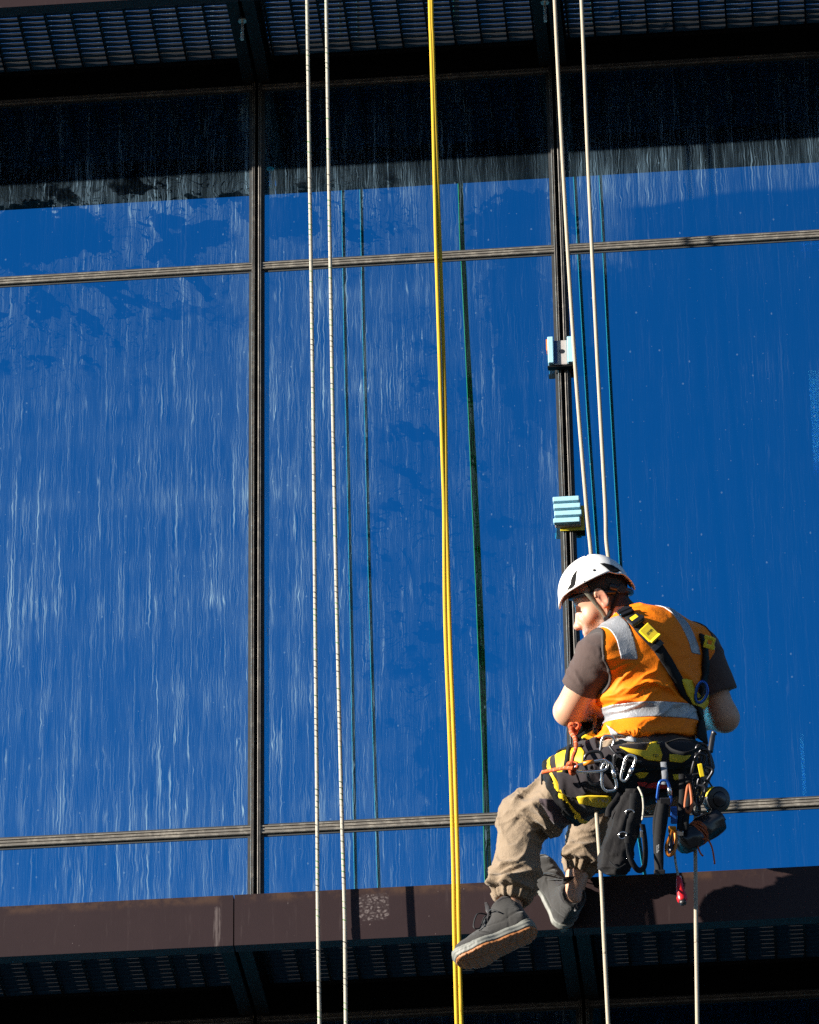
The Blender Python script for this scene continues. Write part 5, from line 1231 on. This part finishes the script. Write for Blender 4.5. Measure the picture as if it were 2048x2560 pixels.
# blue and orange rope clamp with a flecked cord and red-handled tool
rc = empty('rope_clamp', bt(1680, 2130, -1.46), 'orange rope clamp with a blue link beside the black sling', 'rope device')
MB().obox(bt(1685, 2038, -1.48), RT, FW, UP, 0.011, 0.006, 0.030, 0.003).obj('blue_link', M_BLUE, rc)
MB().obox(bt(1681, 2074, -1.48), RT, FW, UP, 0.014, 0.008, 0.012, 0.004).obj('clamp_head', plain('amber_anodised', (0.45, 0.17, 0.01), 0.35, 0.5), rc)
MB().tube(spline([bt(1683, 2068, -1.48), bt(1674, 2095, -1.48), bt(1666, 2118, -1.48), bt(1671, 2138, -1.48), bt(1684, 2132, -1.48), bt(1690, 2106, -1.48), bt(1688, 2078, -1.48)], 34), 0.0065, 8, closed=False).obj('clamp_frame', plain('orange_anodised', (0.42, 0.13, 0.01), 0.35, 0.4), rc, True)
MB().tube(spline([bt(1680, 2085, -1.475), bt(1677, 2110, -1.475), bt(1680, 2130, -1.475)], 10), 0.010, 8).obj('clamp_cam', M_DST, rc, True)
tl = empty('red_handled_tool', bt(1706, 2258, -1.44), 'red gripped tool dangling on a flecked cord', 'tool')
rope_mesh('cord', spline([bt(1686, 2125, -1.46), bt(1690, 2160, -1.45), bt(1697, 2194, -1.445)], 20), 0.0042, M_ROPEA, tl)
MB().tube(spline([bt(1697, 2190, -1.445), bt(1699, 2206, -1.443), bt(1701, 2225, -1.44), bt(1705, 2245, -1.44), bt(1708, 2256, -1.44)], 20), np.interp(np.linspace(0, 1, 20), [0, 0.1, 0.4, 0.75, 0.92, 1], [0.006, 0.009, 0.013, 0.0185, 0.0165, 0.008]), 14).obj('grip', plain('red_rubber_grip', (0.50, 0.008, 0.012), 0.35, var=0.15, scale=50), tl, True)
MB().tube([bt(1706.5, 2251, -1.458), bt(1709, 2260, -1.445)], [0.012, 0.011], 12).obj('end_cap', M_BLK, tl, True)
MB().tube([bt(1699, 2198, -1.444), bt(1698, 2193, -1.444)], 0.0085, 10).obj('collar', M_WTXT, tl, True)
# cluster of dark links on the right hip
lk = [(1752, 1888, 0.10, 0.075, 0.036), (1764, 1905, -0.2, 0.085, 0.034), (1745, 1912, 0.35, 0.078, 0.034), (1762, 1942, 0.5, 0.075, 0.032), (1741, 1962, -0.1, 0.070, 0.034), (1749, 1988, 0.2, 0.066, 0.032), (1737, 2012, -0.25, 0.070, 0.034)]
nm_ = ['topmost of the black links on the right hip', 'black link at the outer edge of the right hip', 'black link tucked against the right of the belt', 'black link beside the yellow tag on the right hip', 'black link midway down the right hip chain', 'black link low on the right hip chain', 'lowest black link above the black roll']
for k, (px, py, an, L_, W_) in enumerate(lk):
    carabiner('chain_link', nm_[k], bt(px, py, -1.42-0.012*(k % 3)), UP*math.cos(an)+RT*math.sin(an), RT*math.cos(an)-UP*math.sin(an)+0.3*(-1)**k*FW, L_, W_, 0.0058, M_DST, None, 'dark links on the right hip', 'link')
yt = MB().obox(bt(1753, 1926, -1.455), nrm(RT+0.2*UP), FW, nrm(UP-0.2*RT), 0.008, 0.004, 0.023, 0.002).obj('yellow_tag', M_YELP); tag(yt, 'small yellow tag among the black links on the right hip', 'tag')
rg = MB().tube(spline([bt(1722, 1960, -1.46), bt(1716, 1990, -1.46), bt(1713, 2020, -1.46), bt(1722, 2032, -1.46), bt(1730, 2010, -1.46), bt(1727, 1975, -1.46)], 40, True), 0.006, 8, closed=True).obj('orange_ring', plain('rust_orange_sling', (0.30, 0.07, 0.01), 0.6), None, True); tag(rg, 'rust orange cord loop between the pouch side and the black roll', 'cord')
st = MB().tube(spline([bt(1776, 1880, -1.40), bt(1779, 1860, -1.40), bt(1783, 1838, -1.40), bt(1786, 1832, -1.40)], 14), [0.010]*8+[0.009]*3+[0.011]*3, 10).obj('black_baton', M_BLK, None, True); tag(st, 'short black rod sticking up below the right elbow', 'rod')
# two long hanging straps in shade between pouch and clamp
for px0, px1, lab in ((1705, 1702, 'dark strap hanging down behind the blue link'), (1722, 1716, 'dark strap hanging nearest the black roll')):
    ds = ribbon('hanging_strap', spline([bt(px0, 1935, -1.455), bt(px0+1, 1990, -1.46), bt(px1, 2040, -1.46), bt(px1-2, 2075, -1.46)], 20), np.repeat(-FW[None], 20, 0), 0.022, 0.004, M_WEB, None); tag(ds, lab, 'strap')
# round reel with yellow marks, hung by two cords
RL = empty('tape_reel', bt(1791, 1998, -1.36), 'round black reel with yellow marks at the right hip', 'reel')
rc_ = bt(1791, 1999, -1.36); ra = nrm(-FW+0.55*RT+0.1*UP); rx_ = nrm(np.cross(UP, ra)); ry_ = np.cross(ra, rx_)
MB().tube([rc_-ra*0.022, rc_-ra*0.018, rc_+ra*0.018, rc_+ra*0.022], [0.040, 0.045, 0.045, 0.040], 32).obj('case', M_BLK, RL, True)
MB().tube([rc_+ra*0.0222, rc_+ra*0.026], [0.028, 0.024], 24).obj('hub', M_DST, RL, True)
for a0, a1 in ((1.9, 2.9), (-0.95, -0.15)):
    th = np.linspace(a0, a1, 14); q = np.array([rc_+(rx_*math.cos(a_)+ry_*math.sin(a_))*0.0455 for a_ in th]); ribbon('yellow_mark', q, np.array([nrm(p-rc_) for p in q]), 0.034, 0.002, M_YEL, RL)
for dx in (-10, 4): MB().tube(spline([bt(1766+dx, 1948, -1.40), bt(1772+dx, 1960, -1.39), bt(1780+dx, 1972, -1.37)], 10), 0.0035, 6).obj('cord', M_BLK, RL, True)
# black roll tied with orange cord
RO = empty('rolled_sheet', bt(1748, 2090, -1.38), 'glossy black rolled bundle tied with orange cord', 'roll')
a = bt(1704, 2112, -1.40); b = bt(1792, 2050, -1.34); ax = nrm(b-a); s1 = nrm(np.cross(ax, UP)); s2 = np.cross(ax, s1); V = []; F = []; nn = 30; sg = 30
M_ROLL = plain('glossy_black_rubber', (0.014, 0.014, 0.016), 0.25, var=0.3, scale=30, bump=0.3, bscale=40)
for i in range(nn):
    t = i/(nn-1); r_ = 0.046*(0.80+0.2*min(1, t*5))*(1-0.22*math.exp(-((t-0.45)/0.07)**2)); c_ = a+(b-a)*t
    for k in range(sg): an = 2*math.pi*k/sg; rr_ = r_*(1+0.05*math.sin(3*an+4*t)+0.03*math.sin(7*an-9*t)); V.append(c_+s1*rr_*math.cos(an)+s2*rr_*math.sin(an))
for i in range(nn-1):
    for k in range(sg): F.append((i*sg+k, i*sg+(k+1) % sg, (i+1)*sg+(k+1) % sg, (i+1)*sg+k))
F += [tuple(range(sg-1, -1, -1)), tuple((nn-1)*sg+k for k in range(sg))]
mesh_obj('bundle', V, F, M_ROLL, RO, True)
th = np.linspace(0, 5*2*math.pi, 120); MB().tube([b+ax*(0.002+0.0*t)+(s1*math.cos(t)+s2*math.sin(t))*(0.006+0.036*t/th[-1]) for t in th], 0.0030, 6).obj('rolled_edge', M_ROLL, RO, True)
M_TIE = plain('rust_orange_cord', (0.36, 0.075, 0.015), 0.7)
mb = MB()
for k in range(4):
    t = 0.40+0.035*k; c_ = a+(b-a)*t; mb.tube([c_+ax*0.006*math.sin(an*2+k)+(s1*math.cos(an)+s2*math.sin(an))*0.041 for an in np.linspace(0, 2*math.pi, 30, endpoint=False)], 0.0035, 6, closed=True)
mb.obj('tie_cord', M_TIE, RO, True)
for pts in ([(1752, 2100), (1768, 2098), (1780, 2118), (1786, 2150), (1787, 2160)], [(1744, 2108), (1746, 2120), (1752, 2134), (1758, 2140)]):
    MB().tube(spline([bt(px, py, -1.40) for px, py in pts], 20), 0.0034, 6).obj('cord_end', M_TIE, RO, True)
MB().obox(bt(1696, 2082, -1.43), nrm(RT-0.2*UP), FW, UP, 0.018, 0.010, 0.009, 0.003).obj('tie_buckle', M_ALU, RO)

# ================================================================ the worker's two ropes
def work_rope(samples, label):
    P = [at(px, py, y) for px, py, y in samples]; topx = P[0][0]-0.02
    up = [np.array([topx, -0.15, ZR+0.02]), np.array([topx, -0.33, ZR-0.03]), np.array([topx, -DF-0.03, 2*FH+0.21]), np.array([topx*0.5+P[0][0]*0.5, -DF-0.03, FH+0.9])]
    dn = P[-1]-P[-2]; q = P[-1]+dn/abs(dn[2])*4.0; A = spline(up+P+[q, np.array([q[0], q[1], GROUND+0.16])], 260)
    o = rope_mesh('work_rope', A, 0.0070, M_ROPEB); tag(o, label, 'rope', 'ropes holding the worker'); return o
work_rope([(1387, 0, -.745), (1408, 420, -.80), (1436, 880, -.88), (1465, 1250, -.95), (1478, 1385, -.97), (1490, 1560, -1.0), (1487, 1800, -1.20), (1489, 1940, -1.22), (1491, 2020, -1.22), (1503, 2190, -1.20), (1512, 2380, -1.18), (1521, 2560, -1.16)],
          'off-white rope passing left behind the helmet and out under the thigh')
work_rope([(1454, 0, -.75), (1471, 420, -.83), (1493, 880, -.92), (1513, 1250, -1.0), (1520, 1385, -1.02), (1560, 1600, -1.05), (1640, 1820, -1.02), (1738, 1965, -1.16), (1738, 2060, -1.25), (1739, 2150, -1.27), (1741, 2350, -1.26), (1744, 2560, -1.25)],
          'off-white rope passing right behind the helmet and out below the black roll')

# ================================================================ rope pads clipped on the mullion
M_PALE = plain('pale_blue_foam', (0.30, 0.55, 0.66), 0.7, var=0.2, scale=90, bump=0.3, dust=0.3, dustcol=(0.08, 0.14, 0.17))
M_PGREY = plain('worn_grey_plate', (0.36, 0.32, 0.30), 0.6, var=0.2, scale=60, dust=0.3, dustcol=(0.15, 0.13, 0.12))
M_PYEL = plain('olive_yellow_plate', (0.42, 0.33, 0.01), 0.5)
M_PORG = plain('orange_edge', (0.75, 0.16, 0.02), 0.5)
def pad_frame(px, py): c = at(px, py, -0.03); return float(c[0]), float(c[2])
x_, z_ = pad_frame(1403, 884)
p1 = empty('suction_pad', (x_, -0.02, z_-0.06), 'pale blue and grey pad fixed on the mullion, upper of two', 'pad')
MB().box(x_-0.050, x_+0.052, -0.032, -0.0185, z_-0.060, z_+0.058, 0.002).obj('back_plate', M_PGREY, p1)
MB().box(x_-0.050, x_-0.028, -0.062, -0.0325, z_-0.058, z_+0.062, 0.003).obj('foam_strip', M_PALE, p1)
MB().box(x_+0.026, x_+0.052, -0.060, -0.0325, z_-0.058, z_+0.060, 0.003).obj('foam_strip', M_PALE, p1)
MB().box(x_-0.0275, x_+0.0255, -0.046, -0.0325, z_-0.060, z_+0.052, 0.003).obj('centre_plate', M_PGREY, p1)
MB().tube([(x_+0.004, -0.044, z_), (x_+0.004, -0.0475, z_)], 0.010, 10).obj('hole_plug', M_BLK, p1)
MB().box(x_-0.0275, x_-0.014, -0.0475, -0.0462, z_-0.054, z_+0.050).obj('blue_line', plain('deep_blue_paint', (0.01, 0.05, 0.16), 0.5), p1)
MB().box(x_-0.056, x_-0.0505, -0.052, -0.020, z_+0.005, z_+0.056, 0.001).obj('edge_tape', M_PORG, p1)
MB().box(x_-0.054, x_+0.054, -0.044, -0.0185, z_-0.068, z_-0.0605, 0.001).obj('base_lip', M_DARK, p1)
x_, z_ = pad_frame(1419, 1283)
p2 = empty('suction_pad', (x_, -0.02, z_-0.06), 'pad with four pale blue ribs and yellow backing, lower of two', 'pad')
MB().box(x_-0.048, x_+0.050, -0.042, -0.0255, z_-0.062, z_+0.056, 0.002).obj('centre_plate', M_PGREY, p2)
for k in range(4):
    zc = z_+0.046-k*0.0315; rr_ = (0.004*((k*7) % 3-1))
    MB().box(x_-0.051+rr_*0.5, x_+0.052+rr_, -0.064, -0.0425, zc-0.0105, zc+0.0105, 0.003).obj('foam_rib', M_PALE, p2)
MB().box(x_-0.030, x_+0.064, -0.0252, -0.0187, z_-0.074, z_+0.034, 0.001).obj('yellow_plate', M_PYEL, p2)
MB().tube([(x_+0.002, -0.042, z_+0.014), (x_+0.002, -0.0455, z_+0.014)], 0.006, 10).obj('rivet', M_WTXT, p2)
